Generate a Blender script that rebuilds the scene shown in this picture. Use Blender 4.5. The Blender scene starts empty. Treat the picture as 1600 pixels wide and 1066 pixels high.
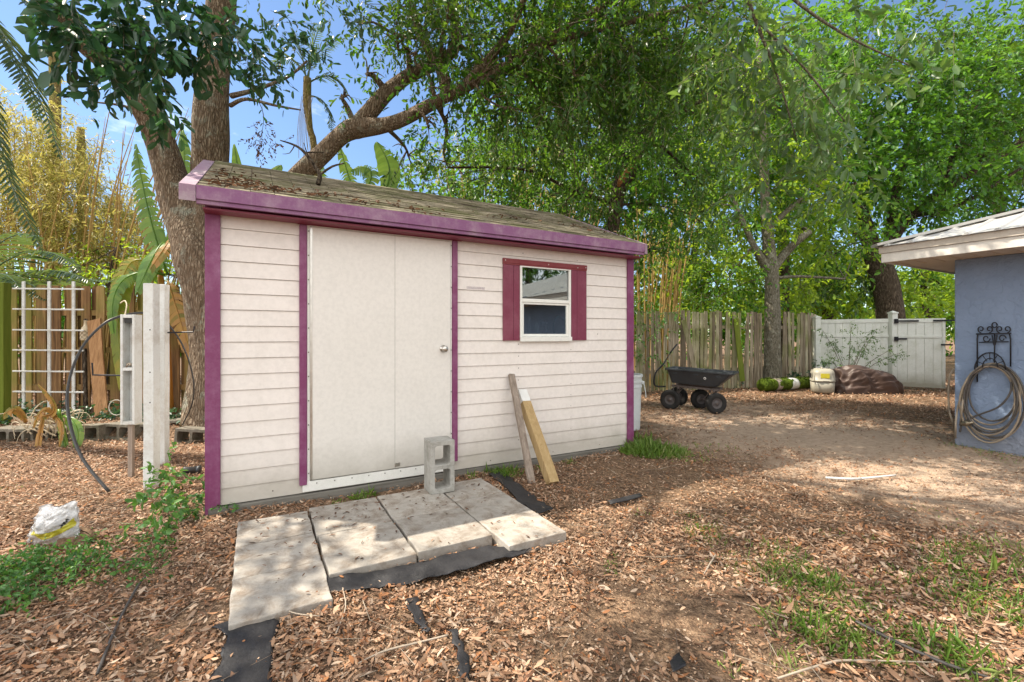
import bpy, math, random
import numpy as np
from mathutils import noise as mn
from mathutils import Vector, Matrix, Euler
random.seed(7); RNG = np.random.default_rng(7)
S = bpy.context.scene; COL = S.collection
R = math.radians; PI = math.pi

# ------------------------------------------------------------------ camera, sky, sun, exposure
F = 720.0; HC = 1.25; HZ = 525.0           # focal length in photo pixels, eye height, horizon row
cd = bpy.data.cameras.new('camera'); cam = bpy.data.objects.new('camera', cd); COL.objects.link(cam)
cam.location = (0, 0, HC); cam.rotation_euler = (R(90), 0, 0)
cd.sensor_width = 36; cd.lens = F * 36 / 1600; cd.shift_y = -(533 - HZ) / 1600
cd.clip_start = 0.05; cd.clip_end = 2000; S.camera = cam
SUN = Vector((-.646, .134, 1.0)).normalized()
w = bpy.data.worlds.new('World'); S.world = w; w.use_nodes = True
nt = w.node_tree; nt.nodes.clear()
sky = nt.nodes.new('ShaderNodeTexSky'); sky.sky_type = 'NISHITA'; sky.sun_disc = False
sky.sun_elevation = math.asin(SUN.z); sky.sun_rotation = math.atan2(SUN.x, SUN.y)
sky.air_density = 1.0; sky.dust_density = 0.15; sky.ozone_density = 3.6
bg = nt.nodes.new('ShaderNodeBackground'); bg.inputs[1].default_value = 0.11
wo = nt.nodes.new('ShaderNodeOutputWorld')
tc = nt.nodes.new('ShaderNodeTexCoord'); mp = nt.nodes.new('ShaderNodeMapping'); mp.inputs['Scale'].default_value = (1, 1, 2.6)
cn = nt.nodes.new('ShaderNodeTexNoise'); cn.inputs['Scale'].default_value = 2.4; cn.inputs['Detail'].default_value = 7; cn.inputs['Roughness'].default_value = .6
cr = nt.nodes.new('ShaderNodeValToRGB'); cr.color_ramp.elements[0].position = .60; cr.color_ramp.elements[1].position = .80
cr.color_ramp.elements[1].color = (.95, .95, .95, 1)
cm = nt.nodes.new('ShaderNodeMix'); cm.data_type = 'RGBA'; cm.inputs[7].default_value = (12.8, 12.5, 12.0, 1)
L_ = nt.links.new
L_(tc.outputs['Generated'], mp.inputs[0]); L_(mp.outputs[0], cn.inputs['Vector']); 
sx = nt.nodes.new('ShaderNodeSeparateXYZ'); L_(tc.outputs['Generated'], sx.inputs[0])       # unseen cloud bank added behind the camera as neutral fill for the shed front
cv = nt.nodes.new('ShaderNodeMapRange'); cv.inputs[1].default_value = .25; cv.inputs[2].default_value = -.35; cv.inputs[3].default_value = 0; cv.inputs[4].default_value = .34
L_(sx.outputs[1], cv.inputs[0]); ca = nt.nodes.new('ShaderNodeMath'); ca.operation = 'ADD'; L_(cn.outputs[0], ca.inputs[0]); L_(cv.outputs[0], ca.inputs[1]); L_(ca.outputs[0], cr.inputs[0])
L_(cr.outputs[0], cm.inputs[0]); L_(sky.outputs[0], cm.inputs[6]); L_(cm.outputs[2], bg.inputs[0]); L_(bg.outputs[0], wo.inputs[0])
sd = bpy.data.lights.new('sun', 'SUN'); sd.energy = 5.0; sd.angle = R(.53); sd.color = (1, .90, .75)
so = bpy.data.objects.new('sun', sd); COL.objects.link(so); so.rotation_euler = (-SUN).to_track_quat('-Z', 'Y').to_euler(); so.location = (0, 0, 30)
S.view_settings.view_transform = 'Standard'; S.view_settings.look = 'None'; S.view_settings.exposure = 0.92; S.view_settings.gamma = 1
S.view_settings.use_curve_mapping = False
S.render.engine = 'CYCLES'; S.cycles.max_bounces = 6; S.cycles.diffuse_bounces = 4; S.cycles.transmission_bounces = 5; S.cycles.transparent_max_bounces = 8
S.cycles.use_denoising = True

# ------------------------------------------------------------------ coordinates
def W(px, py, d): return Vector(((px - 800) / F * d, d, HC - (py - HZ) / F * d))
def G(px, py, z=0): return W(px, py, F * (HC - z) / (py - HZ))
U = Vector((math.cos(R(29)), math.sin(R(29)), 0)); N = Vector((-U.y, U.x, 0))
SH0 = Vector((-2.131, 3.237, 0))
def SL(s, o, z=0): return SH0 + U * s + N * o + Vector((0, 0, z))   # shed coordinates: along front, into shed, up
def sstep(a, b, x):
    t = np.clip((x - a) / (b - a), 0, 1); return t * t * (3 - 2 * t)
def gz(x, y):
    x = np.asarray(x, float); y = np.asarray(y, float)
    z = .012 * np.sin(1.7 * x + .6) * np.cos(1.3 * y) + .009 * np.sin(3.1 * x + 2.2 * y) + .006 * np.sin(5.3 * y - 2.7 * x) - .012
    bed = sstep(5.62, 5.8, y) * (1 - sstep(-3.3, -3.1, x)) * .13
    return z + bed

# ------------------------------------------------------------------ object helpers
def tag(o, label=None, cat=None, group=None, kind=None):
    if label: o['label'] = label
    if cat: o['category'] = cat
    if group: o['group'] = group
    if kind: o['kind'] = kind
    return o
def empty(name, loc, rz=0, label=None, cat=None, group=None):
    o = bpy.data.objects.new(name, None); COL.objects.link(o); o.location = Vector(loc); o.rotation_euler = (0, 0, rz)
    o.empty_display_size = .1
    return tag(o, label, cat, group)
def root_inv(p):
    while p.parent: p = p.parent
    return (Matrix.Translation(p.location) @ Euler(p.rotation_euler).to_matrix().to_4x4()).inverted()
def link(name, me, mat, parent=None, local=False, smooth=False):
    if parent is not None and not local: me.transform(root_inv(parent))
    for m in (mat if isinstance(mat, (list, tuple)) else [mat]): me.materials.append(m)
    if smooth: me.polygons.foreach_set('use_smooth', np.ones(len(me.polygons), bool))
    o = bpy.data.objects.new(name, me); COL.objects.link(o)
    if parent is not None: o.parent = parent
    return o
def arr_mesh(name, V, Q):      # V (n,3), Q (m,k) equal-sided faces
    me = bpy.data.meshes.new(name); V = np.ascontiguousarray(V, np.float32); Q = np.ascontiguousarray(Q, np.int32)
    k = Q.shape[1]; me.vertices.add(len(V)); me.vertices.foreach_set('co', V.ravel())
    me.loops.add(Q.size); me.loops.foreach_set('vertex_index', Q.ravel())
    me.polygons.add(len(Q)); me.polygons.foreach_set('loop_start', np.arange(len(Q), dtype=np.int32) * k)
    me.polygons.foreach_set('loop_total', np.full(len(Q), k, np.int32)); me.update(calc_edges=True); return me
class MB:
    def __init__(s): s.v = []; s.f = []
    def add(s, vs, fs):
        b = len(s.v); s.v += [tuple(v) for v in vs]; s.f += [tuple(i + b for i in f) for f in fs]; return s
    def box(s, x0, x1, y0, y1, z0, z1, M=None):
        vs = [Vector(p) for p in ((x0,y0,z0),(x1,y0,z0),(x1,y1,z0),(x0,y1,z0),(x0,y0,z1),(x1,y0,z1),(x1,y1,z1),(x0,y1,z1))]
        if M is not None: vs = [M @ v for v in vs]
        return s.add(vs, [(3,2,1,0),(4,5,6,7),(0,1,5,4),(1,2,6,5),(2,3,7,6),(3,0,4,7)])
    def prism(s, poly, z0, z1):
        n = len(poly); return s.add([(p[0],p[1],z0) for p in poly] + [(p[0],p[1],z1) for p in poly],
            [tuple(range(n-1,-1,-1)), tuple(range(n,2*n))] + [(i,(i+1)%n,n+(i+1)%n,n+i) for i in range(n)])
    def beam(s, a, b, w_, t_, up=Vector((0,0,1)), segs=1, jit=0):
        a = Vector(a); b = Vector(b); d = (b - a); ln = d.length; d.normalize(); x = d.cross(up); x.normalize(); y = x.cross(d)
        vs = []; fs = []
        for k in range(segs + 1):
            c = a + d * (ln * k / segs)
            j = [random.uniform(-jit, jit) for _ in range(4)]
            vs += [c + x*(-w_/2+j[0]) + y*(-t_/2), c + x*(w_/2+j[1]) + y*(-t_/2), c + x*(w_/2+j[1]) + y*(t_/2+j[2]), c + x*(-w_/2+j[0]) + y*(t_/2+j[3])]
            if k:
                q = 4*k
                for i in range(4): fs.append((q-4+i, q-4+(i+1)%4, q+(i+1)%4, q+i))
        fs += [(3,2,1,0), tuple(4*segs+i for i in range(4))]
        return s.add(vs, fs)
    def tube(s, pts, rad, n=8, caps=True, sm=0, rough=0, flat=1.0):
        P = [Vector(p) for p in pts]; r = list(rad) if hasattr(rad, '__len__') else [rad]*len(P)
        if sm:
            Q = []; rr = []
            for i in range(len(P)-1):
                p0 = P[max(i-1,0)]; p1 = P[i]; p2 = P[i+1]; p3 = P[min(i+2,len(P)-1)]
                for k in range(sm):
                    t = k/sm; Q.append(.5*((2*p1)+(p2-p0)*t+(2*p0-5*p1+4*p2-p3)*t*t+(3*p1-p0-3*p2+p3)*t**3)); rr.append(r[i]*(1-t)+r[i+1]*t)
            Q.append(P[-1]); rr.append(r[-1]); P, r = Q, rr
        vs = []; fs = []; x = None; ph = [random.uniform(0, 6.28) for _ in range(4)]
        for i, p in enumerate(P):
            t = (P[min(i+1,len(P)-1)] - P[max(i-1,0)])
            if t.length < 1e-9: t = Vector((0,0,1))
            t.normalize()
            if x is None:
                x = t.orthogonal().normalized()
                if abs(t.z) < .9: x = t.cross(Vector((0,0,1))).normalized()
            x = (x - t * x.dot(t)).normalized(); y = t.cross(x)
            for k in range(n):
                a = 2*PI*k/n; q = r[i]
                if rough: q *= 1 + rough*(.5*math.sin(3*a+ph[0]+i*.35)+.4*math.sin(2*a+ph[1]-i*.5)+.35*math.sin(5*a+ph[2]+i*.9))
                vs.append(p + x*(q*math.cos(a)) + y*(q*flat*math.sin(a)))
            if i:
                b = (i-1)*n
                for k in range(n): fs.append((b+k, b+(k+1)%n, b+n+(k+1)%n, b+n+k))
        if caps: fs += [tuple(range(n-1,-1,-1)), tuple(len(vs)-n+k for k in range(n))]
        return s.add(vs, fs)
    def lathe(s, prof, n=32, M=None):
        vs = []; fs = []; M = M or Matrix()
        for i, (r, z) in enumerate(prof):
            for k in range(n): a = 2*PI*k/n; vs.append(M @ Vector((r*math.cos(a), r*math.sin(a), z)))
            if i:
                b = (i-1)*n
                for k in range(n): fs.append((b+k, b+(k+1)%n, b+n+(k+1)%n, b+n+k))
        fs += [tuple(range(n-1,-1,-1)), tuple(len(vs)-n+k for k in range(n))]
        return s.add(vs, fs)
    def grid(s, fn, nu, nv, th=0):
        P = [[fn(i/nu, j/nv) for j in range(nv+1)] for i in range(nu+1)]
        vs = [p for row in P for p in row]; m = nv+1
        fs = [(i*m+j, (i+1)*m+j, (i+1)*m+j+1, i*m+j+1) for i in range(nu) for j in range(nv)]
        return s.add(vs, fs)
    def build(s, name, mat, parent=None, local=False, smooth=False, bevel=0, solid=0, sub=0):
        me = bpy.data.meshes.new(name); me.from_pydata(s.v, [], s.f); me.update()
        o = link(name, me, mat, parent, local, smooth)
        if solid: m = o.modifiers.new('t', 'SOLIDIFY'); m.thickness = solid; m.offset = 0
        if bevel: m = o.modifiers.new('b', 'BEVEL'); m.width = bevel; m.segments = 2; m.limit_method = 'ANGLE'; m.angle_limit = R(35)
        if sub: m = o.modifiers.new('s', 'SUBSURF'); m.levels = sub; m.render_levels = sub
        return o
def nrm(a): return a / np.maximum(np.linalg.norm(a, axis=-1, keepdims=True), 1e-9)
def leaf_geo(P, D, Nn, Ln, Wd, curl=.15, fold=.2, shape=0, fine=False):
    """folded six-point leaves; P base points, D directions, Nn normals"""
    D = nrm(D); X = nrm(np.cross(D, Nn)); Z = np.cross(X, D); n = len(P)
    Ln = np.broadcast_to(np.asarray(Ln, float), (n,))[:, None]; Wd = np.broadcast_to(np.asarray(Wd, float), (n,))[:, None]
    curl = np.broadcast_to(np.asarray(curl, float), (n,))[:, None]
    a, b = ((.28, .72), (.3, .62))[shape]; wa, wb = ((.42, .5), (.5, .38))[shape]
    f = fold * Wd; V = np.empty((n, 6, 3))
    V[:, 0] = P; V[:, 3] = P + D*Ln - Z*curl*Ln
    V[:, 1] = P + D*Ln*a + X*Wd*wa + Z*f - Z*curl*Ln*a*a; V[:, 5] = P + D*Ln*a - X*Wd*wa + Z*f - Z*curl*Ln*a*a
    V[:, 2] = P + D*Ln*b + X*Wd*wb + Z*f - Z*curl*Ln*b*b; V[:, 4] = P + D*Ln*b - X*Wd*wb + Z*f - Z*curl*Ln*b*b
    if fine:
        V = np.empty((n, 10, 3)); tw = RNG.normal(size=(n,1))*.35
        for j, (t_, w_) in enumerate(((0,.05),(.2,.36),(.5,.5),(.8,.34),(1,.04))):
            c_ = P + D*Ln*t_ - Z*curl*Ln*(t_*t_-t_*.6)*1.6; x_ = X*np.cos(tw*(t_-.5)) + Z*np.sin(tw*(t_-.5)); up_ = Z*Wd*fold*(w_*1.2)
            V[:, 2*j] = c_ - x_*Wd*w_ + up_; V[:, 2*j+1] = c_ + x_*Wd*w_ + up_*RNG.uniform(.2,1.6,(n,1))
        I = (np.arange(n)*10)[:, None]
        return V.reshape(-1, 3), np.concatenate([I + np.array([2*j, 2*j+1, 2*j+3, 2*j+2]) for j in range(4)], 0)
    I = (np.arange(n)*6)[:, None]
    Q = np.concatenate([I + np.array([0,1,2,3]), I + np.array([0,3,4,5])], 0)
    return V.reshape(-1, 3), Q
def stick_geo(A, B, r):
    """three-sided twigs from A to B"""
    D = nrm(B - A); X = nrm(np.cross(D, np.tile([.31,.17,.93], (len(A),1)))); Y = np.cross(D, X); V = np.empty((len(A), 6, 3))
    r = np.broadcast_to(np.asarray(r, float), (len(A),))[:, None]
    for k in range(3):
        c = math.cos(k*2.0944); s_ = math.sin(k*2.0944)
        V[:, k] = A + (X*c + Y*s_)*r; V[:, 3+k] = B + (X*c + Y*s_)*r*.5
    I = (np.arange(len(A))*6)[:, None]
    return V.reshape(-1,3), np.concatenate([I + np.array([0,1,4,3]), I + np.array([1,2,5,4]), I + np.array([2,0,3,5])], 0)
def rdir(n): return nrm(RNG.normal(size=(n, 3)))

# ------------------------------------------------------------------ materials
class NT:
    def __init__(s, name):
        s.m = bpy.data.materials.new(name); s.m.use_nodes = True; s.t = s.m.node_tree; s.t.nodes.clear()
        s.out = s.n('ShaderNodeOutputMaterial'); s.p = s.n('ShaderNodeBsdfPrincipled'); s.l(s.p.outputs[0], s.out.inputs[0])
        s.co = s.n('ShaderNodeTexCoord').outputs['Object']
    def n(s, t, **k):
        o = s.t.nodes.new(t)
        for a, b in k.items(): setattr(o, a, b)
        return o
    def l(s, a, b): s.t.links.new(a, b)
    def map(s, sc=(1,1,1), rot=(0,0,0), loc=(0,0,0), src=None):
        m = s.n('ShaderNodeMapping'); m.inputs['Scale'].default_value = sc; m.inputs['Rotation'].default_value = rot; m.inputs['Location'].default_value = loc
        s.l(src or s.co, m.inputs[0]); return m.outputs[0]
    def noise(s, sc, det=4, rough=.55, vec=None, dist=0):
        o = s.n('ShaderNodeTexNoise'); o.inputs['Scale'].default_value = sc; o.inputs['Detail'].default_value = det; o.inputs['Roughness'].default_value = rough
        o.inputs['Distortion'].default_value = dist; s.l(vec or s.co, o.inputs['Vector']); return o.outputs[0]
    def voro(s, sc, vec=None, feat='F1'):
        o = s.n('ShaderNodeTexVoronoi'); o.feature = feat; o.inputs['Scale'].default_value = sc; s.l(vec or s.co, o.inputs['Vector']); return o
    def ramp(s, src, stops):
        r = s.n('ShaderNodeValToRGB'); e = r.color_ramp.elements
        while len(e) < len(stops): e.new(.5)
        for i, (p, c) in enumerate(stops):
            e[i].position = p; e[i].color = (c, c, c, 1) if not hasattr(c, '__len__') else (*c, 1)
        s.l(src, r.inputs[0]); return r.outputs[0]
    def mix(s, f, a, b, bl='MIX'):
        m = s.n('ShaderNodeMix'); m.data_type = 'RGBA'; m.blend_type = bl
        for v, i in ((f, 0), (a, 6), (b, 7)):
            if hasattr(v, 'links') or hasattr(v, 'is_linked'): s.l(v, m.inputs[i])
            elif i == 0: m.inputs[0].default_value = v
            else: m.inputs[i].default_value = (*v, 1)
        return m.outputs[2]
    def math(s, op, a, b=0):
        m = s.n('ShaderNodeMath'); m.operation = op
        for v, i in ((a, 0), (b, 1)):
            if isinstance(v, (int, float)): m.inputs[i].default_value = v
            else: s.l(v, m.inputs[i])
        return m.outputs[0]
    def isl(s): return s.n('ShaderNodeNewGeometry').outputs['Random Per Island']
    def col(s, c):
        if hasattr(c, '__len__'): s.p.inputs['Base Color'].default_value = (*c, 1)
        else: s.l(c, s.p.inputs['Base Color'])
    def rough(s, r, spec=.5, metal=0):
        if isinstance(r, (int, float)): s.p.inputs['Roughness'].default_value = r
        else: s.l(r, s.p.inputs['Roughness'])
        s.p.inputs['Specular IOR Level'].default_value = spec; s.p.inputs['Metallic'].default_value = metal
    def bump(s, h, st=.5, dist=.01):
        b = s.n('ShaderNodeBump'); b.inputs['Strength'].default_value = st; b.inputs['Distance'].default_value = dist
        s.l(h, b.inputs['Height']); s.l(b.outputs[0], s.p.inputs['Normal']); return s
    def trans(s, fac, c):
        t = s.n('ShaderNodeBsdfTranslucent'); mx = s.n('ShaderNodeMixShader'); mx.inputs[0].default_value = fac
        if hasattr(c, '__len__'): t.inputs[0].default_value = (*c, 1)
        else: s.l(c, t.inputs[0])
        s.l(s.p.outputs[0], mx.inputs[1]); s.l(t.outputs[0], mx.inputs[2]); s.l(mx.outputs[0], s.out.inputs[0])

def m_plain(name, c, c2=None, sc=6, r=.6, b=.15, spec=.4, metal=0, fine=80):
    t = NT(name); n1 = t.noise(sc, 5, .6); c2 = c2 or tuple(x*.75 for x in c)
    t.col(t.ramp(n1, [(.3, c2), (.7, c)])); t.rough(r, spec, metal); t.bump(t.noise(fine, 3), b, .004); return t.m
def m_leaf(name, cols, tr=.35, trc=None, r=.45, spec=.5):
    t = NT(name); k = len(cols)
    # neighbouring sprays share a tone, single leaves vary a little round it
    v = t.math('ADD', t.math('MULTIPLY', t.noise(1.3, 3), .95), t.math('MULTIPLY', t.math('SUBTRACT', t.isl(), .5), .55))
    c = t.ramp(v, [(.22 + .56*i/(k-1), cc) for i, cc in enumerate(cols)])
    t.col(c); t.rough(r, spec)
    t.trans(tr, t.mix(.55, c, trc or (.30, .42, .03), 'MIX')); return t.m
def m_wood(name, cols, axis='z', r=.85, moss=None, sc=1.0, grain=.6):
    t = NT(name); st = {'z': (28, 28, 1.6), 'x': (1.6, 28, 28)}[axis]
    v = t.map(tuple(a*sc for a in st)); g = t.noise(1.0, 6, .65, v, .6)
    i = t.isl(); vv = t.math('ADD', t.math('MULTIPLY', g, .75), t.math('MULTIPLY', i, .3))
    k = len(cols); c = t.ramp(vv, [(.25 + .5*j/(k-1), cc) for j, cc in enumerate(cols)])
    if moss:
        f = t.ramp(t.math('ADD', t.noise(1.4, 4), t.math('MULTIPLY', t.isl(), .25)), [(.52, 0.0), (.80, .75)]); c = t.mix(f, c, moss)
    t.col(c); t.rough(r, .2); t.bump(g, grain, .006); return t.m
def m_bark(name, c1, c2, sc=1.0, b=1.0, lichen=None):
    t = NT(name); v = t.map((9*sc, 9*sc, 3.0*sc)); d = t.noise(2.2, 6, .65, v, .5)
    w1 = t.noise(1.0, 3, .6, t.map((6*sc, 6*sc, 3*sc))); vm_ = t.n('ShaderNodeVectorMath'); vm_.operation = 'ADD'; t.l(t.map((24*sc, 24*sc, 4.2*sc)), vm_.inputs[0])
    cb_ = t.n('ShaderNodeCombineXYZ'); t.l(t.math('MULTIPLY', w1, 3.0), cb_.inputs[0]); t.l(t.math('MULTIPLY', w1, 2.0), cb_.inputs[2]); t.l(cb_.outputs[0], vm_.inputs[1])
    vo = t.voro(1.25, vm_.outputs[0], 'DISTANCE_TO_EDGE')
    edge = t.ramp(vo.outputs['Distance'], [(0.0, 0.0), (.32, 1.0)])
    h = t.math('ADD', t.math('MULTIPLY', edge, .42), t.math('MULTIPLY', d, 1.0))
    c = t.ramp(h, [(.3, tuple(x*.35 for x in c2)), (.62, c2), (.98, c1)])
    if lichen: c = t.mix(t.ramp(t.noise(5, 5, .7), [(.55, 0.0), (.66, .7)]), c, lichen)
    t.col(c); t.rough(.9, .15); t.bump(h, b, .055); return t.m
def m_paint(name, c, r=.45, wear=.25, dirt=(.35,.32,.28), sc=3, dirtlow=0):
    t = NT(name); f = t.ramp(t.noise(sc, 7, .75), [(.46, 0.0), (.68, wear)]); cc = t.mix(f, c, dirt)
    v = t.ramp(t.noise(sc*14, 3, .6), [(.35, .93), (.6, 1.0)]); cc = t.mix(1.0, cc, v, 'MULTIPLY')
    st = t.ramp(t.noise(1.0, 5, .7, t.map((26, 26, 1.2))), [(.55, 0.0), (.85, wear*.7)]); cc = t.mix(st, cc, dirt)
    if dirtlow:
        g = t.n('ShaderNodeSeparateXYZ'); t.l(t.co, g.inputs[0])
        k = t.math('ADD', g.outputs[2], t.math('MULTIPLY', t.noise(5, 4), -.25))
        cc = t.mix(t.ramp(k, [(-.0, dirtlow), (.10, dirtlow*.6), (.30, 0.0)]), cc, (.26, .24, .18))
    t.col(cc); t.rough(r, .4); t.bump(t.noise(160, 2), .08, .002); return t.m

M = {}
M['siding'] = m_paint('siding_paint', (.76, .71, .67), .5, .2, (.50,.46,.40), 2.0, .55)
M['door'] = m_paint('door_paint', (.715, .69, .65), .42, .14, (.52,.50,.45), 2.2, .5)
M['purple'] = m_paint('purple_trim', (.185, .038, .115), .5, .35, (.40,.22,.35), 5)
M['maroon'] = m_paint('maroon_trim', (.19, .022, .05), .5, .15, (.28,.10,.14), 5)
M['shutter'] = m_paint('shutter_paint', (.18, .030, .062), .45, .3, (.34,.14,.18), 4)
M['fascia'] = m_paint('fascia_paint', (.205, .08, .18), .6, .42, (.40,.31,.35), 6)
M['rake'] = m_paint('faded_rake_paint', (.27,.17,.235), .7, .8, (.42,.38,.37), 5)
M['white_frame'] = m_paint('white_vinyl', (.78, .78, .74), .4, .25, (.5,.5,.45), 8)
M['dark'] = m_plain('dark_gap', (.02,.02,.02), (.012,.012,.012))
M['steel'] = m_plain('brushed_steel', (.62,.60,.56), (.5,.48,.45), 20, .28, .05, .5, 1.0)
M['screw'] = m_plain('rusty_screw', (.12,.10,.09), (.06,.04,.03), 30, .6)
M['skid'] = m_wood('old_skid_timber', [(.07,.065,.055), (.17,.16,.14), (.26,.25,.22)], 'x')

def make_glass():
    t = NT('window_glass'); g = t.n('ShaderNodeBsdfGlossy'); g.inputs['Roughness'].default_value = .02; g.inputs[0].default_value = (.9,.93,.95,1)
    tr = t.n('ShaderNodeBsdfTransparent'); tr.inputs[0].default_value = (.55,.6,.6,1); fr = t.n('ShaderNodeFresnel'); fr.inputs[0].default_value = 1.9
    mx = t.n('ShaderNodeMixShader'); f = t.math('MULTIPLY', fr.outputs[0], 1.8); f = t.math('MINIMUM', f, .75)
    t.l(f, mx.inputs[0]); t.l(tr.outputs[0], mx.inputs[1]); t.l(g.outputs[0], mx.inputs[2]); t.l(mx.outputs[0], t.out.inputs[0]); return t.m
M['glass'] = make_glass()

def make_roof():
    t = NT('weathered_shingles'); n1 = t.noise(1.0, 6, .7, t.map((2.2, 16, 16))); n2 = t.noise(3.0, 5, .65)
    c = t.ramp(n1, [(.34, (.06,.05,.036)), (.5, (.19,.165,.12)), (.68, (.36,.32,.24))])
    c = t.mix(t.ramp(n2, [(.46, 0.0), (.62, .75)]), c, (.105,.11,.05)); n3 = t.noise(1.0, 6, .7, t.map((1.6, 9, 9))); c = t.mix(t.ramp(n3, [(.56, 0.0), (.66, .85)]), c, (.045,.03,.02))
    t.col(c); t.rough(.95, .1); t.bump(n1, .7, .01); return t.m
M['shingle'] = make_roof()
def make_metalroof():
    t = NT('galvanised_panels'); c = t.ramp(t.noise(1.5, 5, .6), [(.3, (.36,.355,.34)), (.7, (.50,.49,.465))]); t.col(c); t.rough(.5, .4, .15); t.bump(t.noise(4, 2), .1, .01); return t.m
M['metalroof'] = make_metalroof()
def make_stucco():
    t = NT('blue_stucco'); c = t.ramp(t.noise(1.6, 5, .6), [(.3, (.175,.235,.345)), (.7, (.22,.285,.41))])
    g = t.n('ShaderNodeSeparateXYZ'); t.l(t.co, g.inputs[0])
    k = t.math('ADD', g.outputs[2], t.math('MULTIPLY', t.noise(6, 4), -.3)); c = t.mix(t.ramp(k, [(0.0, .45), (.25, 0.0)]), c, (.22,.20,.18))
    t.col(c); t.rough(.8, .25)
    h = t.ramp(t.noise(14, 4, .55, None, .6), [(.42, 0.0), (.56, 1.0)]); t.bump(h, .5, .010); return t.m
M['stucco'] = make_stucco()
def make_concrete(name, c1, c2, stain):
    t = NT(name); c = t.ramp(t.noise(9, 7, .72), [(.34, c2), (.64, c1)])
    i = t.n('ShaderNodeObjectInfo').outputs['Random']; cc = t.mix(t.ramp(t.noise(5.2, 7, .78, None, .5), [(.46, 0.0), (.66, .8)]), c, stain)
    v = t.ramp(i, [(0.0, .86), (1.0, 1.06)]); cc = t.mix(1.0, cc, v, 'MULTIPLY')
    pits = t.ramp(t.voro(70).outputs['Distance'], [(.05, .55), (.22, 1.0)]); cc = t.mix(.5, cc, pits, 'MULTIPLY')
    t.col(cc); t.rough(.9, .2); t.bump(t.math('ADD', t.noise(60, 4, .7), pits), .5, .003); return t.m
M['slab'] = make_concrete('paver_concrete', (.39,.36,.32), (.28,.255,.225), (.15,.105,.07))
M['block'] = make_concrete('block_concrete', (.44,.43,.40), (.31,.305,.28), (.22,.21,.18))
M['oldblock'] = make_concrete('old_block_concrete', (.24,.215,.18), (.13,.115,.09), (.05,.06,.03))
def make_ground():
    t = NT('soil_and_mulch')
    a = t.noise(2.2, 6, .7); b = t.noise(38, 6, .75); v = t.voro(90)
    litter = t.ramp(b, [(.3, (.06,.04,.028)), (.46, (.17,.11,.07)), (.58, (.31,.205,.13)), (.72, (.48,.35,.24))])
    litter = t.mix(.45, litter, t.ramp(v.outputs['Color'], [(.1, .35), (.9, 1.2)]), 'MULTIPLY')
    soil = t.ramp(t.noise(30, 5, .7), [(.3, (.075,.05,.036)), (.7, (.15,.10,.07))])
    sand = t.ramp(t.noise(16, 6, .7), [(.3, (.35,.255,.185)), (.7, (.58,.44,.33))])
    c = t.mix(t.ramp(a, [(.5, 0.0), (.62, .7)]), litter, soil)
    m = t.map((1/2.5, 1/4.2, 1), (0, 0, 0), (0, 0, 0), t.map((1,1,1), (0,0,R(-18)), (0,0,0), t.map((1,1,1),(0,0,0),(-4.1,-5.3,0))))
    ln = t.n('ShaderNodeVectorMath'); ln.operation = 'LENGTH'; t.l(m, ln.inputs[0])
    d = t.math('ADD', ln.outputs['Value'], t.math('MULTIPLY', t.math('SUBTRACT', t.noise(1.6, 6, .7), .5), 1.5))
    c = t.mix(t.ramp(d, [(.55, .92), (1.15, 0.0)]), c, sand)
    t.col(c); t.rough(.95, .1); t.bump(t.math('ADD', b, t.math('MULTIPLY', v.outputs['Distance'], .7)), .8, .02); return t.m
M['ground'] = make_ground()
def m_litter(name, cols):
    t = NT(name); k = len(cols); c = t.ramp(t.isl(), [(i/(k-1), cc) for i, cc in enumerate(cols)])
    t.col(c); t.rough(.7, .25); t.trans(.12, c); return t.m
M['litter'] = m_litter('dry_leaf', [(.10,.05,.03), (.27,.15,.09), (.18,.10,.058), (.40,.25,.155), (.31,.18,.11), (.48,.33,.22), (.22,.10,.052), (.38,.17,.07), (.44,.29,.19), (.55,.42,.31), (.27,.185,.13), (.15,.085,.05)])
M['debris'] = m_litter('roof_leaf', [(.05,.03,.02), (.12,.06,.035), (.2,.1,.055), (.09,.05,.03), (.35,.2,.12)])
M['twig'] = m_litter('dry_twig', [(.16,.11,.08), (.30,.24,.18), (.45,.38,.30), (.2,.15,.1)])
M['bark'] = m_bark('oak_bark', (.37,.295,.215), (.195,.14,.095), 1.25, 1.0, (.36,.37,.30))
M['bark_grey'] = m_bark('grey_bark', (.27,.25,.20), (.15,.135,.10), 1.4, .7, (.33,.33,.27))
M['bark_dark'] = m_bark('dark_bark', (.16,.125,.09), (.07,.052,.036), .9, 1.0)
M['bark_palm'] = m_bark('palm_bark', (.42,.33,.14), (.24,.18,.07), 1.6, .9, (.22,.26,.06))
M['wound'] = m_plain('bare_heartwood', (.45,.20,.07), (.25,.10,.04), 12, .8, .5)
M['oakleaf'] = m_leaf('oak_leaves', [(.015,.052,.012), (.030,.098,.016), (.056,.155,.02), (.115,.225,.03)], .36, (.26,.42,.02), .42, .45)
M['bigleaf'] = m_leaf('broad_dark_leaves', [(.018,.055,.028), (.03,.09,.04), (.05,.13,.05)], .2, (.10,.28,.05), .3)
M['paleleaf'] = m_leaf('pale_green_leaves', [(.035,.09,.03), (.07,.15,.045), (.12,.21,.07)], .38, (.30,.46,.05), .35, .6)
M['limeleaf'] = m_leaf('lime_leaves', [(.05,.14,.012), (.10,.23,.018), (.18,.33,.025), (.27,.38,.03)], .55, (.60,.75,.03))
M['midleaf'] = m_leaf('mid_green_leaves', [(.014,.058,.012), (.035,.122,.016), (.072,.20,.02), (.14,.29,.03)], .45, (.27,.54,.03), .45, .35)
M['banana_y'] = m_leaf('yellowing_banana_blade', [(.14,.22,.03), (.26,.30,.04), (.40,.30,.05)], .5, (.75,.65,.05), .4)
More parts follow.
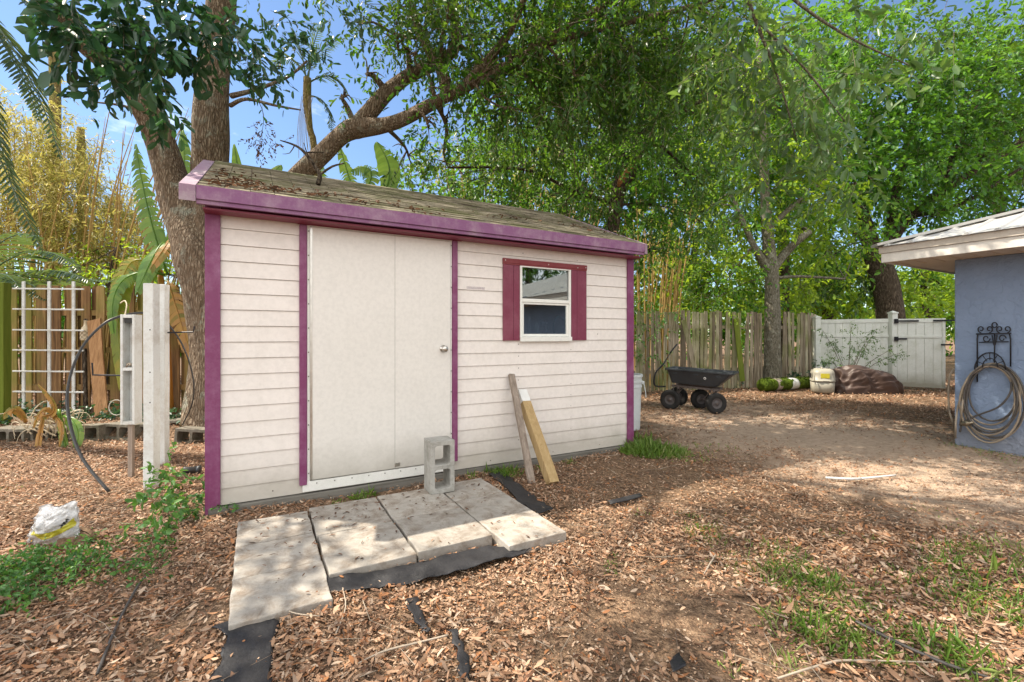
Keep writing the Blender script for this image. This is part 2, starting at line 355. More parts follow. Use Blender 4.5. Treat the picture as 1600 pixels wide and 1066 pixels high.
M['yelleaf'] = m_leaf('yellow_bamboo_leaves', [(.13,.15,.03), (.26,.25,.05), (.42,.35,.09), (.54,.47,.19)], .45, (.66,.60,.12))
M['palmleaf'] = m_leaf('palm_leaflets', [(.03,.075,.03), (.07,.13,.05), (.14,.20,.09)], .3, (.30,.42,.08), .3, .7)
M['banana'] = m_leaf('banana_blade', [(.07,.17,.025), (.12,.25,.04), (.20,.32,.05)], .5, (.5,.7,.05), .35)
M['banana_dry'] = m_leaf('dried_banana_blade', [(.16,.17,.03), (.38,.24,.06), (.48,.26,.07), (.34,.20,.09)], .4, (.75,.40,.06), .6)
M['grass'] = m_leaf('grass_blades', [(.08,.17,.025), (.14,.27,.04), (.22,.36,.06), (.40,.40,.18)], .4, (.45,.55,.08))
M['weed'] = m_leaf('weed_leaves', [(.03,.10,.02), (.06,.17,.035), (.11,.25,.05)], .35, (.25,.5,.05))
M['ivy'] = m_leaf('ivy_leaves', [(.018,.05,.025), (.035,.085,.045), (.08,.13,.08)], .2, (.1,.3,.05))
M['culm'] = m_litter('bamboo_culm', [(.42,.27,.07), (.60,.40,.12), (.30,.20,.07), (.66,.47,.16)])
M['fence_r'] = m_wood('grey_picket_wood', [(.05,.038,.025), (.18,.145,.10), (.36,.31,.235), (.52,.46,.36)], 'z', .9, (.11,.135,.02))
M['fence_l'] = m_wood('brown_fence_wood', [(.05,.03,.018), (.18,.10,.045), (.32,.19,.085), (.42,.28,.14)], 'z', .85, (.14,.17,.025))
M['mosspost'] = m_wood('mossy_post_wood', [(.07,.10,.012), (.12,.155,.02), (.17,.20,.04)], 'z')
M['plank_b'] = m_wood('brown_plank_wood', [(.14,.07,.03), (.34,.19,.09), (.48,.30,.16)], 'z')
M['plank_g'] = m_wood('weathered_plank_wood', [(.12,.09,.07), (.27,.22,.18), (.42,.36,.31)], 'z', .9, None, 1, 1)
M['lumber'] = m_wood('yellow_lumber', [(.26,.17,.075), (.39,.275,.135), (.48,.36,.20)], 'z')
M['whitepost'] = m_paint('peeling_white_paint', (.62,.64,.63), .7, .55, (.36,.31,.25), 7)
M['fabric'] = m_plain('black_weed_fabric', (.022,.022,.025), (.010,.010,.012), 5, .55, .5, .4)
M['black'] = m_plain('black_plastic', (.030,.032,.035), (.018,.018,.02), 5, .4, .15, .5)
M['charcoal'] = m_plain('charcoal_poly', (.036,.042,.050), (.024,.028,.034), 5, .45, .2, .5)
M['rubber'] = m_plain('tyre_rubber', (.035,.033,.032), (.02,.02,.02), 8, .8, .4, .2)
M['iron'] = m_plain('black_iron', (.02,.02,.025), (.012,.012,.015), 8, .5, .2, .4, .3)
M['rim'] = m_plain('dull_wheel_rim', (.11,.10,.10), (.06,.05,.05), 15, .5, .2)
M['rust'] = m_plain('rusty_frame', (.16,.13,.12), (.08,.06,.05), 12, .6, .2)
M['pail'] = m_paint('white_bin_plastic', (.62,.66,.67), .4, .3, (.35,.35,.3), 5)
M['vinyl'] = m_paint('white_vinyl_fence', (.66,.68,.64), .4, .4, (.33,.35,.25), 3, .8)
M['carrier'] = m_plain('beige_plastic', (.34,.32,.26), (.27,.25,.20), 6, .45, .1)
M['yellow'] = m_plain('yellow_label', (.62,.55,.04), (.5,.42,.03), 12, .5, .1)
M['tarp'] = m_plain('brown_cloth', (.082,.048,.036), (.05,.031,.024), 4, .5, .3, .4)
M['hose'] = m_plain('tan_hose', (.34,.28,.21), (.20,.16,.12), 9, .45, .2)
M['hose_dark'] = m_plain('dark_hose', (.09,.08,.075), (.05,.045,.04), 9, .45, .2)
M['brass'] = m_plain('dull_brass', (.4,.36,.28), (.25,.2,.14), 12, .4, .1, .5, .8)
M['soffit'] = m_paint('tan_soffit', (.55,.45,.35), .6, .3, (.35,.26,.18), 4)
M['trimtan'] = m_paint('tan_fascia', (.50,.45,.39), .6, .3, (.32,.28,.22), 4)
M['trimwhite'] = m_paint('white_house_fascia', (.68,.65,.60), .6, .25, (.4,.35,.3), 4)
M['bag'] = m_plain('clear_plastic_bag', (.66,.68,.72), (.50,.52,.55), 9, .3, .3, .6)
M['bagyellow'] = m_plain('yellow_print', (.50,.46,.05), (.38,.33,.03), 9, .35, .2, .6)
M['ink'] = m_plain('black_print', (.03,.03,.03), (.02,.02,.02))
M['white'] = m_plain('white_paint', (.75,.75,.73), (.6,.6,.58))
M['cord'] = m_plain('cream_cord', (.62,.54,.40), (.42,.35,.24), 30, .8, .4)
M['moss'] = m_plain('thick_moss', (.10,.145,.015), (.035,.06,.008), 14, .95, 1.0, .1, 0, 120)
M['soilfill'] = m_plain('potting_soil', (.10,.06,.04), (.04,.025,.018), 20, .95, 1.0)
M['greenhose'] = m_plain('green_hose', (.03,.22,.11), (.02,.14,.07))
M['inside'] = m_plain('shed_interior', (.22,.19,.15), (.14,.12,.09))
M['greybottle'] = m_plain('grey_bottle', (.35,.37,.40), (.25,.27,.3))

# ------------------------------------------------------------------ ground
def axis_pts(a, b, s0, far):
    c = list(np.arange(a, b + 1e-6, s0)); return np.array([-far, -far/3, -60, -30] + c + [30, 60, far/3, far])
xs = axis_pts(-16, 18, .12, 900.); ys = axis_pts(-6, 20, .12, 900.)
XX, YY = np.meshgrid(xs, ys, indexing='ij'); ZZ = gz(XX, YY)
ZZ = np.where((abs(XX) > 25) | (abs(YY) > 25), 0, ZZ)
V = np.stack([XX, YY, ZZ], -1).reshape(-1, 3); nx, ny = len(xs), len(ys)
I = (np.arange(nx-1)[:, None]*ny + np.arange(ny-1)[None]).ravel()
tag(link('ground', arr_mesh('ground', V, np.stack([I, I+ny, I+ny+1, I+1], 1)), M['ground'], smooth=True), kind='structure')

# ------------------------------------------------------------------ shed
SHED_L, SHED_D, RZ, EZ = 3.95, 2.7, 2.90, 2.235
shed = empty('garden_shed', SH0, R(29), 'white lap-sided garden shed with purple trim, white door and mossy shingle roof', 'shed')
def lap(mb, s0, s1, z0, z1, axis='x', off=0, y0=0):
    """lap siding between z0 and z1; boards start at multiples of .1155"""
    rev = .1155; k = math.floor((z0-.05)/rev); out = []
    prof = []
    while True:
        a = .05 + k*rev; b = a + rev
        if a >= z1: break
        lo, hi = max(a, z0), min(b, z1)
        if hi > lo + .002: prof.append((lo, hi, a))
        k += 1
    for lo, hi, a in prof:
        g_ = .0024 if lo == a else 0; p0 = -.017 + .009*(lo-a)/rev; p1 = -.017 + .009*(hi-a)/rev
        pts = [(p0, lo+g_), (p1, hi), (.02, hi), (.02, lo+g_)]
        vs = []
        for s in (s0, s1):
            for p, z in pts: vs.append((s, p, z) if axis == 'x' else ((off - p if off > 1 else p + off), s, z))
        mb.add(vs, [(0,1,5,4),(1,2,6,5),(2,3,7,6),(3,0,4,7),(3,2,1,0),(4,5,6,7)])
WX0, WX1, WZ0, WZ1 = 2.522, 3.10, 1.235, 1.925
mb = MB()
lap(mb, .0, WX0, .05, 2.17); lap(mb, WX1, SHED_L, .05, 2.17); lap(mb, WX0, WX1, .05, WZ0); lap(mb, WX0, WX1, WZ1, 2.17)
mb.build('front_siding', M['siding'], shed, True)
for q in ((.0, WX0), (WX1, SHED_L)): MB().box(q[0]+.001, q[1]-.001, .006, .019, .055, 2.165).build('sheathing', M['inside'], shed, True)
MB().box(WX0, WX1, .006, .019, .055, WZ0-.002).build('sheathing', M['inside'], shed, True)
mb = MB(); lap(mb, .03, SHED_D, .05, 2.17, 'y', 0); mb.build('side_siding', M['siding'], shed, True)
mb = MB(); lap(mb, .03, SHED_D, .05, 2.17, 'y', SHED_L); mb.build('side_siding', M['siding'], shed, True)
MB().box(.02, SHED_L-.02, SHED_D, SHED_D+.03, .05, 2.17).build('back_wall', M['siding'], shed, True)
for x in (.0, SHED_L-.02):
    MB().add([(x,0,2.17),(x,SHED_D,2.17),(x,SHED_D/2,RZ-.07),(x+.02,0,2.17),(x+.02,SHED_D,2.17),(x+.02,SHED_D/2,RZ-.07)],
             [(0,1,2),(5,4,3),(0,3,4,1),(1,4,5,2),(2,5,3,0)]).build('gable', M['siding'], shed, True)
MB().box(.03, SHED_L-.03, .05, SHED_D-.03, .03, .08).build('floor', M['inside'], shed, True)
MB().box(.05, SHED_L-.05, SHED_D-.06, SHED_D-.04, .08, 2.1).build('inner_wall', M['inside'], shed, True)
for y0 in (-.045, SHED_D-.05):
    MB().box(-.0, SHED_L, y0, y0+.09, -.06, .046).build('skid', M['skid'], shed, True, bevel=.006)
# roof: courses of shingles on both slopes
sl = (RZ - EZ) / (SHED_D/2 + .2)
def roofpt(x, t, side, lift=0):      # t metres (horizontal) up from the eave
    y = -.2 + t if side > 0 else SHED_D + .2 - t
    return (x, y, EZ + sl*t + lift)
run = SHED_D/2 + .2; nC = 13
mb = MB(); X0, X1 = -.05, SHED_L + .0
for side in (1, -1):
    for k in range(nC):
        t0 = run*k/nC; t1 = run*(k+1)/nC + .0
        segs = 26
        for j in range(segs):
            a = X0 + (X1-X0)*j/segs; b = X0 + (X1-X0)*(j+1)/segs - .004; l0 = .016 + random.uniform(-.003, .004)
            vs = [roofpt(a,t0,side,l0), roofpt(b,t0,side,l0), roofpt(b,t1,side,.004), roofpt(a,t1,side,.004),
                  roofpt(a,t0,side,-.01), roofpt(b,t0,side,-.01), roofpt(b,t1,side,-.01), roofpt(a,t1,side,-.01)]
            mb.add(vs, [(0,1,2,3),(7,6,5,4),(0,4,5,1),(1,5,6,2),(2,6,7,3),(3,7,4,0)])
roof = mb.build('roof', M['shingle'], shed, True)
mb = MB()
for side in (1, -1):
    a = roofpt(X0, 0, side, -.014); b = roofpt(X1, 0, side, -.014); c = roofpt(X1, run, side, -.014); d = roofpt(X0, run, side, -.014)
    mb.add([a, b, c, d] + [(p[0], p[1], p[2]-.03) for p in (a,b,c,d)], [(0,1,2,3),(7,6,5,4),(0,4,5,1),(1,5,6,2),(2,6,7,3),(3,7,4,0)])
mb.build('roof_deck', M['maroon'], shed, True)
mb = MB()
for side in (1, -1):
    t = [(-.005, .022), (.07, .022)]
    mb.add([roofpt(X0, run-.07, side, .022), roofpt(X1, run-.07, side, .022), roofpt(X1, run, side, .024), roofpt(X0, run, side, .024),
            roofpt(X0, run-.07, side, .008), roofpt(X1, run-.07, side, .008), roofpt(X1, run, side, .008), roofpt(X0, run, side, .008)],
           [(0,1,2,3),(7,6,5,4),(0,4,5,1),(1,5,6,2),(2,6,7,3),(3,7,4,0)])
mb.build('ridge_cap', M['shingle'], shed, True)
# fascia with its lower lip, rake boards, metal edge
for y, sgn in ((-.2, 1), (SHED_D+.2, -1)):
    f = MB().box(-.052, SHED_L+.0, min(y-.022*sgn, y), max(y-.022*sgn, y), EZ-.085, EZ+.006).build('fascia', M['fascia'], shed, True, bevel=.003)
    MB().box(-.052, SHED_L+.0, min(y-.010*sgn, y+.02*sgn), max(y-.010*sgn, y+.02*sgn), EZ-.112, EZ-.087).build('lower_lip', M['fascia'], f, True)
def rake(x0, x1, name, mat):
    for side in (1, -1):
        e = -.024
        q = [roofpt(x0, e, side, .014), roofpt(x1, e, side, .014), roofpt(x1, run, side, .014), roofpt(x0, run, side, .014)]
        lo = [(p[0], p[1], p[2]-(.108 if i in (0,1) else .09)) for i, p in enumerate(q)]
        MB().add(q + lo, [(0,1,2,3),(7,6,5,4),(0,4,5,1),(1,5,6,2),(2,6,7,3),(3,7,4,0)]).build(name, mat, shed, True, bevel=.003)
rake(-.145, -.054, 'rake_board', M['rake']); rake(SHED_L+.002, SHED_L+.035, 'rake_board', M['rake'])
MB().box(-.02, SHED_L+.02, -.17, -.03, 2.10, 2.112).build('soffit', M['maroon'], shed, True)
# corner boards, frieze, door
MB().box(-.02, .072, -.034, -.016, .0, 2.16).box(-.02, .0, -.016, .09, .0, 2.16).build('corner_board', M['purple'], shed, True, bevel=.003)
MB().box(SHED_L-.07, SHED_L+.02, -.034, -.016, .01, 2.16).box(SHED_L+.015, SHED_L+.032, -.016, .09, .01, 2.16).build('corner_board', M['purple'], shed, True, bevel=.003)
MB().box(.074, SHED_L-.072, -.030, -.016, 2.112, 2.168).build('frieze_board', M['maroon'], shed, True, bevel=.002)
MB().box(.565, 1.90, -.040, -.031, 2.095, 2.16).build('door_header', M['maroon'], shed, True, bevel=.002)
MB().box(.578, .630, -.042, -.016, .115, 2.094).build('door_trim', M['purple'], shed, True, bevel=.003)
MB().box(1.812, 1.862, -.042, -.016, .135, 2.094).build('door_trim', M['purple'], shed, True, bevel=.003)
mb = MB().box(.632, .652, -.030, -.016, .10, 2.10).box(1.796, 1.81, -.030, -.016, .10, 2.10).box(.652, 1.796, -.030, -.016, 2.088, 2.10).box(.60, 1.82, -.0335, -.016, .06, .138)
mb.build('door_frame', M['white_frame'], shed, True, bevel=.002)
door = MB().box(.656, 1.301, -.038, -.016, .147, 2.084).box(1.3035, 1.792, -.038, -.016, .147, 2.084).build('door', M['door'], shed, True, bevel=.0025)
MB().box(1.3, 1.3045, -.0366, -.02, .147, 2.084).build('seam', m_plain('seam_grey', (.42,.41,.38)), door, True)
mb = MB(); mb.box(.652, .668, -.0405, -.0382, .15, 2.08); mb.box(1.3, 1.345, -.0392, -.0384, .16, .19)
mb.build('edge_strip', M['steel'], door, True)
K = Matrix.Translation((1.725, -.038, 1.137)) @ Matrix.Rotation(R(90), 4, 'X')
MB().lathe([(.002,0),(.032,0),(.032,.006),(.012,.010),(.011,.030),(.020,.034),(.027,.044),(.028,.054),(.022,.064),(.010,.067),(.002,.0675)], 24, K).build('door_knob', M['steel'], door, True, smooth=True)
SCR = []
for i in range(11):
    for x in (.642, 1.803): SCR.append((x, -.0335, .2 + i*.185))
for i in range(9): SCR.append((.7 + i*.13, -.0345, .118))
for s_, z0, z1, st in ((2.50,.25,1.2,.115), (3.12,.30,1.2,.1155)):
    z = z0
    while z < z1: SCR.append((s_, -.014, z)); z += st
for s_, z in ((3.47,1.27),(2.55,2.05),(3.2,2.03),(.4,.10),(1.0,.08),(2.2,.09),(2.9,.085),(3.5,.09)): SCR.append((s_, -.014, z))
def screws(lst, mat, r):
    m0 = MB().lathe([(.0015,0),(r,0),(r*.75,.003),(.0008,.0035)], 8, Matrix.Rotation(R(90), 4, 'X')).build('screw', mat, shed, True); m0.location = lst[0]
    for p in lst[1:]:
        c = m0.copy(); c.location = p; c.parent = shed; COL.objects.link(c)
screws(SCR, M['screw'], .0048)
# faded maker's plate, lettering worn to blotches
pl = MB().box(1.958, 2.14, -.0165, -.0135, 1.668, 1.70).build('worn_plate', m_plain('worn_plate_metal', (.62,.58,.57), (.42,.36,.37), 60, .5), shed, True)
mb = MB()
for i in range(11):
    x = 1.972 + i*.0142; mb.box(x, x+random.uniform(.004,.009), -.0172, -.0167, 1.676+random.uniform(0,.006), 1.69+random.uniform(-.006,.004))
mb.build('worn_lettering', m_plain('faded_ink', (.40,.33,.36), (.5,.45,.45), 90), pl, True)
# window
win = MB().box(WX0-.012, WX0+.012, -.030, .0, WZ0-.012, WZ1+.012).box(WX1-.012, WX1+.012, -.030, .0, WZ0-.012, WZ1+.012).box(WX0+.012, WX1-.012, -.030, .0, WZ1-.01, WZ1+.012)\
    .box(WX0-.015, WX1+.015, -.046, -.0, WZ0-.04, WZ0+.006).build('window', M['white_frame'], shed, True, bevel=.002)
zm = 1.580
MB().box(WX0+.012, WX1-.012, -.027, .0, zm-.002, zm+.032).build('meeting_rail', M['white_frame'], win, True, bevel=.003)
MB().box(WX0+.012, WX0+.036, -.018, .004, WZ0+.008, zm-.003).box(WX1-.036, WX1-.012, -.018, .004, WZ0+.008, zm-.003).box(WX0+.036, WX1-.036, -.018, .004, WZ0+.008, WZ0+.034)\
    .box(WX0+.036, WX1-.036, -.018, .004, zm-.022, zm-.003).build('lower_sash', M['white_frame'], win, True, bevel=.002)
MB().box(WX0+.012, WX1-.012, -.013, -.010, zm+.033, WZ1-.011).build('upper_pane', M['glass'], win, True)
MB().box(WX0+.037, WX1-.037, -.006, -.003, WZ0+.035, zm-.023).build('lower_pane', M['glass'], win, True)
for a, b, c in ((2.326, 2.506, .11), (3.116, 3.312, .07)):
    MB().box(a, a+c, -.032, -.014, WZ0-.03, 1.925).box(a+c+.003, b, -.030, -.014, WZ0-.03, 1.925).build('shutter', M['shutter'], shed, True, bevel=.003)
wh = MB().box(2.324, 3.314, -.038, -.0325, 1.94, 1.985).box(2.324, 3.314, -.0325, -.014, 1.926, 1.985).build('window_header', m_paint('brick_red_header', (.20,.028,.036), .45, .2, (.34,.12,.12), 4), shed, True, bevel=.003)
screws([(x, -.0385 if x > 2 else -.0405, z) for x, z in ((2.345,1.965),(2.83,1.958),(3.19,1.952),(3.295,1.96),(.60,2.13),(1.2,2.13),(1.75,2.13))], M['steel'], .0065)

# things seen through the shed window
def at_shed(name, s, o, z, label, cat): return empty(name, SL(s, o, z), R(29), label, cat)
sh = at_shed('shelf', 2.8, .2, 1.0, 'plain wooden shelf inside the shed below the window', 'shelf')
MB().box(-.55, .55, -.12, .15, .12, .145).build('shelf_board', M['inside'], sh, True); 
for x in (-.5, .5): MB().box(x-.01, x+.01, -.1, .14, -.05, .119).build('bracket', M['rust'], sh, True)
b1 = at_shed('bottle', 2.68, .09, 1.146, 'slim grey bottle on the shelf behind the lower window pane', 'bottle')
MB().lathe([(.002,0),(.016,0),(.016,.22),(.006,.235),(.006,.25)], 16).build('body', M['greybottle'], b1, True, smooth=True); MB().lathe([(.002,.25),(.015,.25),(.015,.285),(.002,.288)], 16).build('cap', M['white'], b1, True)
b2 = at_shed('canister', 2.76, .08, 1.146, 'pale upright canister on the shelf behind the lower window pane', 'canister')
MB().lathe([(.002,0),(.026,0),(.026,.2),(.022,.21),(.002,.212)], 20).build('body', M['pail'], b2, True, smooth=True); MB().lathe([(.002,.212),(.02,.212),(.018,.23),(.002,.232)], 16).build('cap', M['white'], b2, True)
b3 = at_shed('spray_bottle', 2.88, .10, 1.146, 'dull purple-grey spray bottle behind the lower window pane', 'bottle')
MB().lathe([(.002,0),(.04,0),(.042,.1),(.03,.15),(.012,.2),(.012,.22)], 20).build('body', m_plain('grey_purple_plastic', (.16,.15,.2)), b3, True, smooth=True)
MB().box(-.045, .02, -.012, .012, .225, .25).box(-.035, -.025, -.006, .006, .18, .224).build('trigger_head', M['greybottle'], b3, True, bevel=.003)
mb = MB()
for k in range(3):
    mb.tube([SL(3.03+.075*math.cos(a)+.008*k, .06+.012*k, 1.34+.11*math.sin(a)) for a in [i*2*PI/20 for i in range(21)]], .008, 8)
tag(mb.build('garden_hose', M['greenhose']), 'green hose coil hanging inside the shed behind the window', 'hose')

# leaf debris and dead branch on the shed roof
n = 2600; s_ = RNG.uniform(.0, SHED_L, n*3); t_ = RNG.uniform(0.0, run, n*3)
fld = np.sin(s_*2.1+.5)*.5 + np.sin(s_*5.3+t_*3)*.35 + np.sin(t_*9 - s_*1.7)*.5
band = np.exp(-((t_ - (.10 + .10*np.sin(s_*1.9+.3)))/.10)**2) * (s_ < 1.9) + np.exp(-((t_-.42-.12*np.sin(s_*2.6))/.07)**2)*.75*(s_ > 1.3) + np.exp(-((s_-.12)/.22)**2-((t_-.4)/.4)**2)
keep = (RNG.random(n*3) < .55*band*(.55+.6*fld)); s_ = s_[keep][:n]; t_ = t_[keep][:n]; n = len(s_)
P = np.array([tuple(SL(a, -.2+b, EZ + sl*b + .022)) for a, b in zip(s_, t_)]); P[:, 2] += RNG.random(n)*.02
D = rdir(n); D[:, 2] *= .25; Nn = np.tile([0,0,1.], (n,1)) + RNG.normal(size=(n,3))*.35
V, Q = leaf_geo(P, D, Nn, RNG.uniform(.03,.06,n), RNG.uniform(.012,.02,n))
tag(link('leaf_debris', arr_mesh('leaf_debris', V, Q), M['debris']), 'dark fallen leaf debris gathered along the shed roof', 'leaf debris', kind='stuff')
mb = MB(); q = [SL(.78, .62, 2.62), SL(.80,.66,2.72), SL(.76,.7,2.80), SL(.68,.75,2.93), SL(.60,.8,3.0), SL(.48,.8,3.02)]
mb.tube(q, [.022,.02,.018,.014,.01,.005], 7, sm=3); mb.tube([q[1], SL(.9,.62,2.80), SL(1.0,.6,2.84)], [.012,.01,.006], 6, sm=3); mb.tube([q[3], SL(.85,.8,2.98), SL(1.02,.8,2.99)], [.008,.005,.003], 5, sm=3)
mb.tube([q[4], SL(.56,.8,2.92), SL(.5,.8,2.90)], [.006,.004,.002], 5, sm=2); mb.tube([q[2], SL(.70,.65,2.87), SL(.66,.6,2.96)], [.008,.005,.003], 5, sm=2)
tag(mb.build('dead_branch', M['bark_dark'], smooth=True), 'crooked dead branch lying on the left end of the shed roof', 'branch')

# ------------------------------------------------------------------ house on the right
HC0 = Vector((5.08, 5.29, 0)); house = empty('blue_house', HC0, R(-61), 'blue stucco house corner with a ribbed metal hip roof and tan eaves', 'house')
HL, HD, OVF, OVE, SZ = 13.0, 9.0, .61, .46, 2.12     # local x along the wall towards the camera side, y into the house
MB().box(0, HL, 0, HD, -.1, SZ).build('wall', M['stucco'], house, True, bevel=.01)
MB().box(-OVE+.02, HL+OVE, -OVF+.02, HD+OVE, SZ+.001, SZ+.02).build('soffit', M['soffit'], house, True)
mb = MB()
for k in range(60):
    x = -OVE+.05 + k*.16; mb.box(x, x+.012, -OVF+.03, -.005, SZ-.006, SZ+.0)
mb.build('soffit_battens', M['soffit'], house, True)
MB().box(-OVE, HL+OVE, -OVF, -OVF+.019, SZ-.015, SZ+.09).box(-OVE, -OVE+.019, -OVF+.019, HD+OVE, SZ-.015, SZ+.09).build('fascia', M['trimwhite'], house, True, bevel=.003)
MB().box(-OVE-.018, HL+OVE, -OVF-.018, -OVF+.001, SZ+.092, SZ+.165).box(-OVE-.018, -OVE+.001, -OVF+.001, HD+OVE, SZ+.092, SZ+.165).build('upper_fascia', M['trimtan'], house, True, bevel=.003)
pit = .327; e = .05; x0, y0, x1, y1 = -OVE-e, -OVF-e, HL+OVE+e, HD+OVE+e; hw = (y1-y0)/2; zt = SZ+.168
def hr(x, y, l=0): return (x, y, zt + l + pit*min(x-x0, y-y0, x1-x, y1-y))
A_, B_, C_, D_ = (x0,y0,zt), (x1,y0,zt), (x1,y1,zt), (x0,y1,zt); E_ = (x0+hw,(y0+y1)/2,zt+pit*hw); F_ = (x1-hw,(y0+y1)/2,zt+pit*hw)
rf = MB().add([A_,B_,C_,D_,E_,F_], [(0,1,5,4),(2,3,4,5),(1,2,5),(3,0,4),(3,2,1,0)]).build('roof', M['metalroof'], house, True)
mb = MB(); k = x0 + .12
while k < x1-.1:
    tmax = min(hw, k-x0, x1-k); a = Vector((k, y0-.004, zt+.006)); b = Vector((k, y0+tmax, zt+pit*tmax+.006))
    if tmax > .1: mb.add([a+Vector((-.03,0,-.01)), a+Vector((-.012,0,.014)), a+Vector((.012,0,.014)), a+Vector((.03,0,-.01)), b+Vector((-.03,0,-.01)), b+Vector((-.012,0,.014)), b+Vector((.012,0,.014)), b+Vector((.03,0,-.01))],
        [(0,1,5,4),(1,2,6,5),(2,3,7,6),(3,2,1,0),(4,5,6,7)])
    k += .228
k = y0 + .12
while k < y1-.1:
    tmax = min(hw, k-y0, y1-k); a = Vector((x0-.004, k, zt+.006)); b = Vector((x0+tmax, k, zt+pit*tmax+.006))
    if tmax > .1: mb.add([a+Vector((0,.03,-.01)), a+Vector((0,.012,.014)), a+Vector((0,-.012,.014)), a+Vector((0,-.03,-.01)), b+Vector((0,.03,-.01)), b+Vector((0,.012,.014)), b+Vector((0,-.012,.014)), b+Vector((0,-.03,-.01))],
        [(0,1,5,4),(1,2,6,5),(2,3,7,6),(3,2,1,0),(4,5,6,7)])
    k += .228
mb.build('standing_ribs', M['metalroof'], rf, True)
mb = MB(); mb.beam(Vector(A_)+Vector((0,0,.02)), Vector(E_)+Vector((0,0,.02)), .16, .03); mb.build('hip_cap', M['metalroof'], rf, True)

# hose hanger and hoses on the wall; wall point from the picture
def HW(px, py, off=.03):
    c = HC0 - U*off; r = (px-800)/F
    t = (r*c.y - c.x)/(-N.x*1 + r*N.y) if False else None
    # solve c + t*(-N) on ray x = r*y
    t = (r*c.y - c.x)/(-N.x + r*N.y); p = c - N*t; p.z = HC - (py-HZ)/F*p.y; return p
hg = empty('hose_hanger', HW(1552, 575, 0), 0, 'ornate black iron hose hanger with scrolls fixed to the blue wall', 'hose hanger')
mb = MB()
mb.tube([HW(1527,597), HW(1527,530), HW(1528,521)], .007, 6); mb.tube([HW(1579,573), HW(1579,530), HW(1577,521)], .007, 6); mb.tube([HW(1554,570), HW(1554,522)], .007, 6)
mb.tube([HW(1525,522), HW(1580,521)], .008, 6); mb.tube([HW(1530,535), HW(1576,534)], .006, 6)
mb.build('frame', M['iron'], hg, smooth=True)
def spiral(cx, cy, r0, r1, a0, turns, n=20): return [HW(cx + (r0+(r1-r0)*i/n)*math.cos(a0+turns*2*PI*i/n), cy + (r0+(r1-r0)*i/n)*math.sin(a0+turns*2*PI*i/n)) for i in range(n+1)]
mb = MB()
for cx, d in ((1533,1),(1546,-1),(1562,1),(1574,-1)): mb.tube(spiral(cx, 514.5, 5.5, 2, 1.6, 1.1*d), .006, 6)
mb.tube([HW(1554+4*math.cos(a), 508+4*math.sin(a)) for a in [i*PI/7 for i in range(15)]], .006, 6)
for cx, d in ((1541,1),(1566,-1)): mb.tube(spiral(cx, 529, 6, 2.5, 0, 1.0*d), .0055, 6)
mb.tube([HW(1550,524), HW(1554,541), HW(1558,524)], .0055, 6, sm=4)
mb.build('scrollwork', M['iron'], hg, smooth=True)
mb = MB()
for o_ in (.02, .13):
    mb.tube([HW(1547+24*math.cos(a), 577-26*math.sin(a), o_) for a in [i*PI/12 for i in range(13)]], .006, 6)
mb.tube([HW(1547+12*math.cos(a), 574-14*math.sin(a), .13) for a in [i*PI/10 for i in range(11)]], .005, 6)
for a in (.5, 1.05, 1.6, 2.1, 2.65): mb.tube([HW(1547+10*math.cos(a), 575-12*math.sin(a), .13), HW(1547+24*math.cos(a), 577-26*math.sin(a), .13)], .004, 5)
for x in (1523, 1571): mb.tube([HW(x,577,.02), HW(x,577,.13)], .006, 6)
mb.build('saddle', M['iron'], hg, smooth=True)
hc = empty('coiled_garden_hose', HW(1548, 690, .08), 0, 'tan garden hose looped many times over the wall hanger and trailing on the ground', 'hose')
mb = MB(); pts = []
for k in range(5):
    cx = 1548 + [0,3,-3,4,-1][k]; rx = [41,45,43,49,46][k]; top = 568 + [2,0,4,1,5][k]; bot = [664,672,680,688,692][k]; o_ = [.05,.07,.09,.06,.10][k]
    pts = [HW(cx + rx*math.sin(a)*(1+.05*math.sin(2*a+k)), (top+bot)/2 - (bot-top)/2*math.cos(a) , o_+.02*math.sin(a*2+k)) for a in [i*2*PI/28 for i in range(29)]]
    mb.tube(pts, .0095, 8)
mb.build('hose_loop', M['hose'], hc, smooth=True)
mb = MB()
for k in range(3):
    cx = 1552 + [0,4,-4][k]; rx = [38,46,42][k]; bot = [658,684,676][k]
    mb.tube([HW(cx + rx*math.sin(a), (570+bot)/2 - (bot-570)/2*math.cos(a), .075+.02*k) for a in [i*2*PI/28 for i in range(29)]], .0095, 8)
mb.tube([HW(1580,597,.1), HW(1578,615,.1), HW(1560,636,.1), HW(1525,650,.1), HW(1505,660,.1), HW(1500,675,.1)], .0095, 8, sm=5)
mb.build('dark_hose_loop', M['hose_dark'], hc, smooth=True)
mb = MB()
def gp(px, py): p = G(px, py); p.z = float(gz(p.x, p.y)) + .012; return p
mb.tube([HW(1508,600,.08), HW(1496,640,.1), HW(1493,675,.14), gp(1497,692), gp(1530,699), gp(1580,700), gp(1640,703)], .0095, 8, sm=6)
mb.tube([HW(1506,612,.08), HW(1502,650,.12), gp(1502,690), gp(1540,696), gp(1600,697)], .0095, 8, sm=6)
mb.tube([gp(1499,686), gp(1520,694), gp(1560,703), gp(1600,706), gp(1660,703)], .0095, 8, sm=6)
mb.build('trailing_hose', M['hose'], hc, smooth=True)
K = Matrix.Translation(HW(1510,662,.12)) @ Matrix.Rotation(R(70), 4, 'X')
MB().lathe([(.004,-.05),(.022,-.045),(.028,-.02),(.024,0),(.03,.01),(.03,.03),(.012,.04),(.012,.08)], 16, K).build('nozzle', M['brass'], hc, smooth=True)
tag(MB().tube([W(1491,576,5.36), W(1484,588,5.40), W(1482,610,5.42), W(1483,640,5.42), W(1489,662,5.40), gp(1494,684), gp(1496,690)], .010, 8, sm=5).build('hose_end', M['hose'], smooth=True),
    'loose grey-tan hose length bending round the left edge of the blue wall', 'hose')

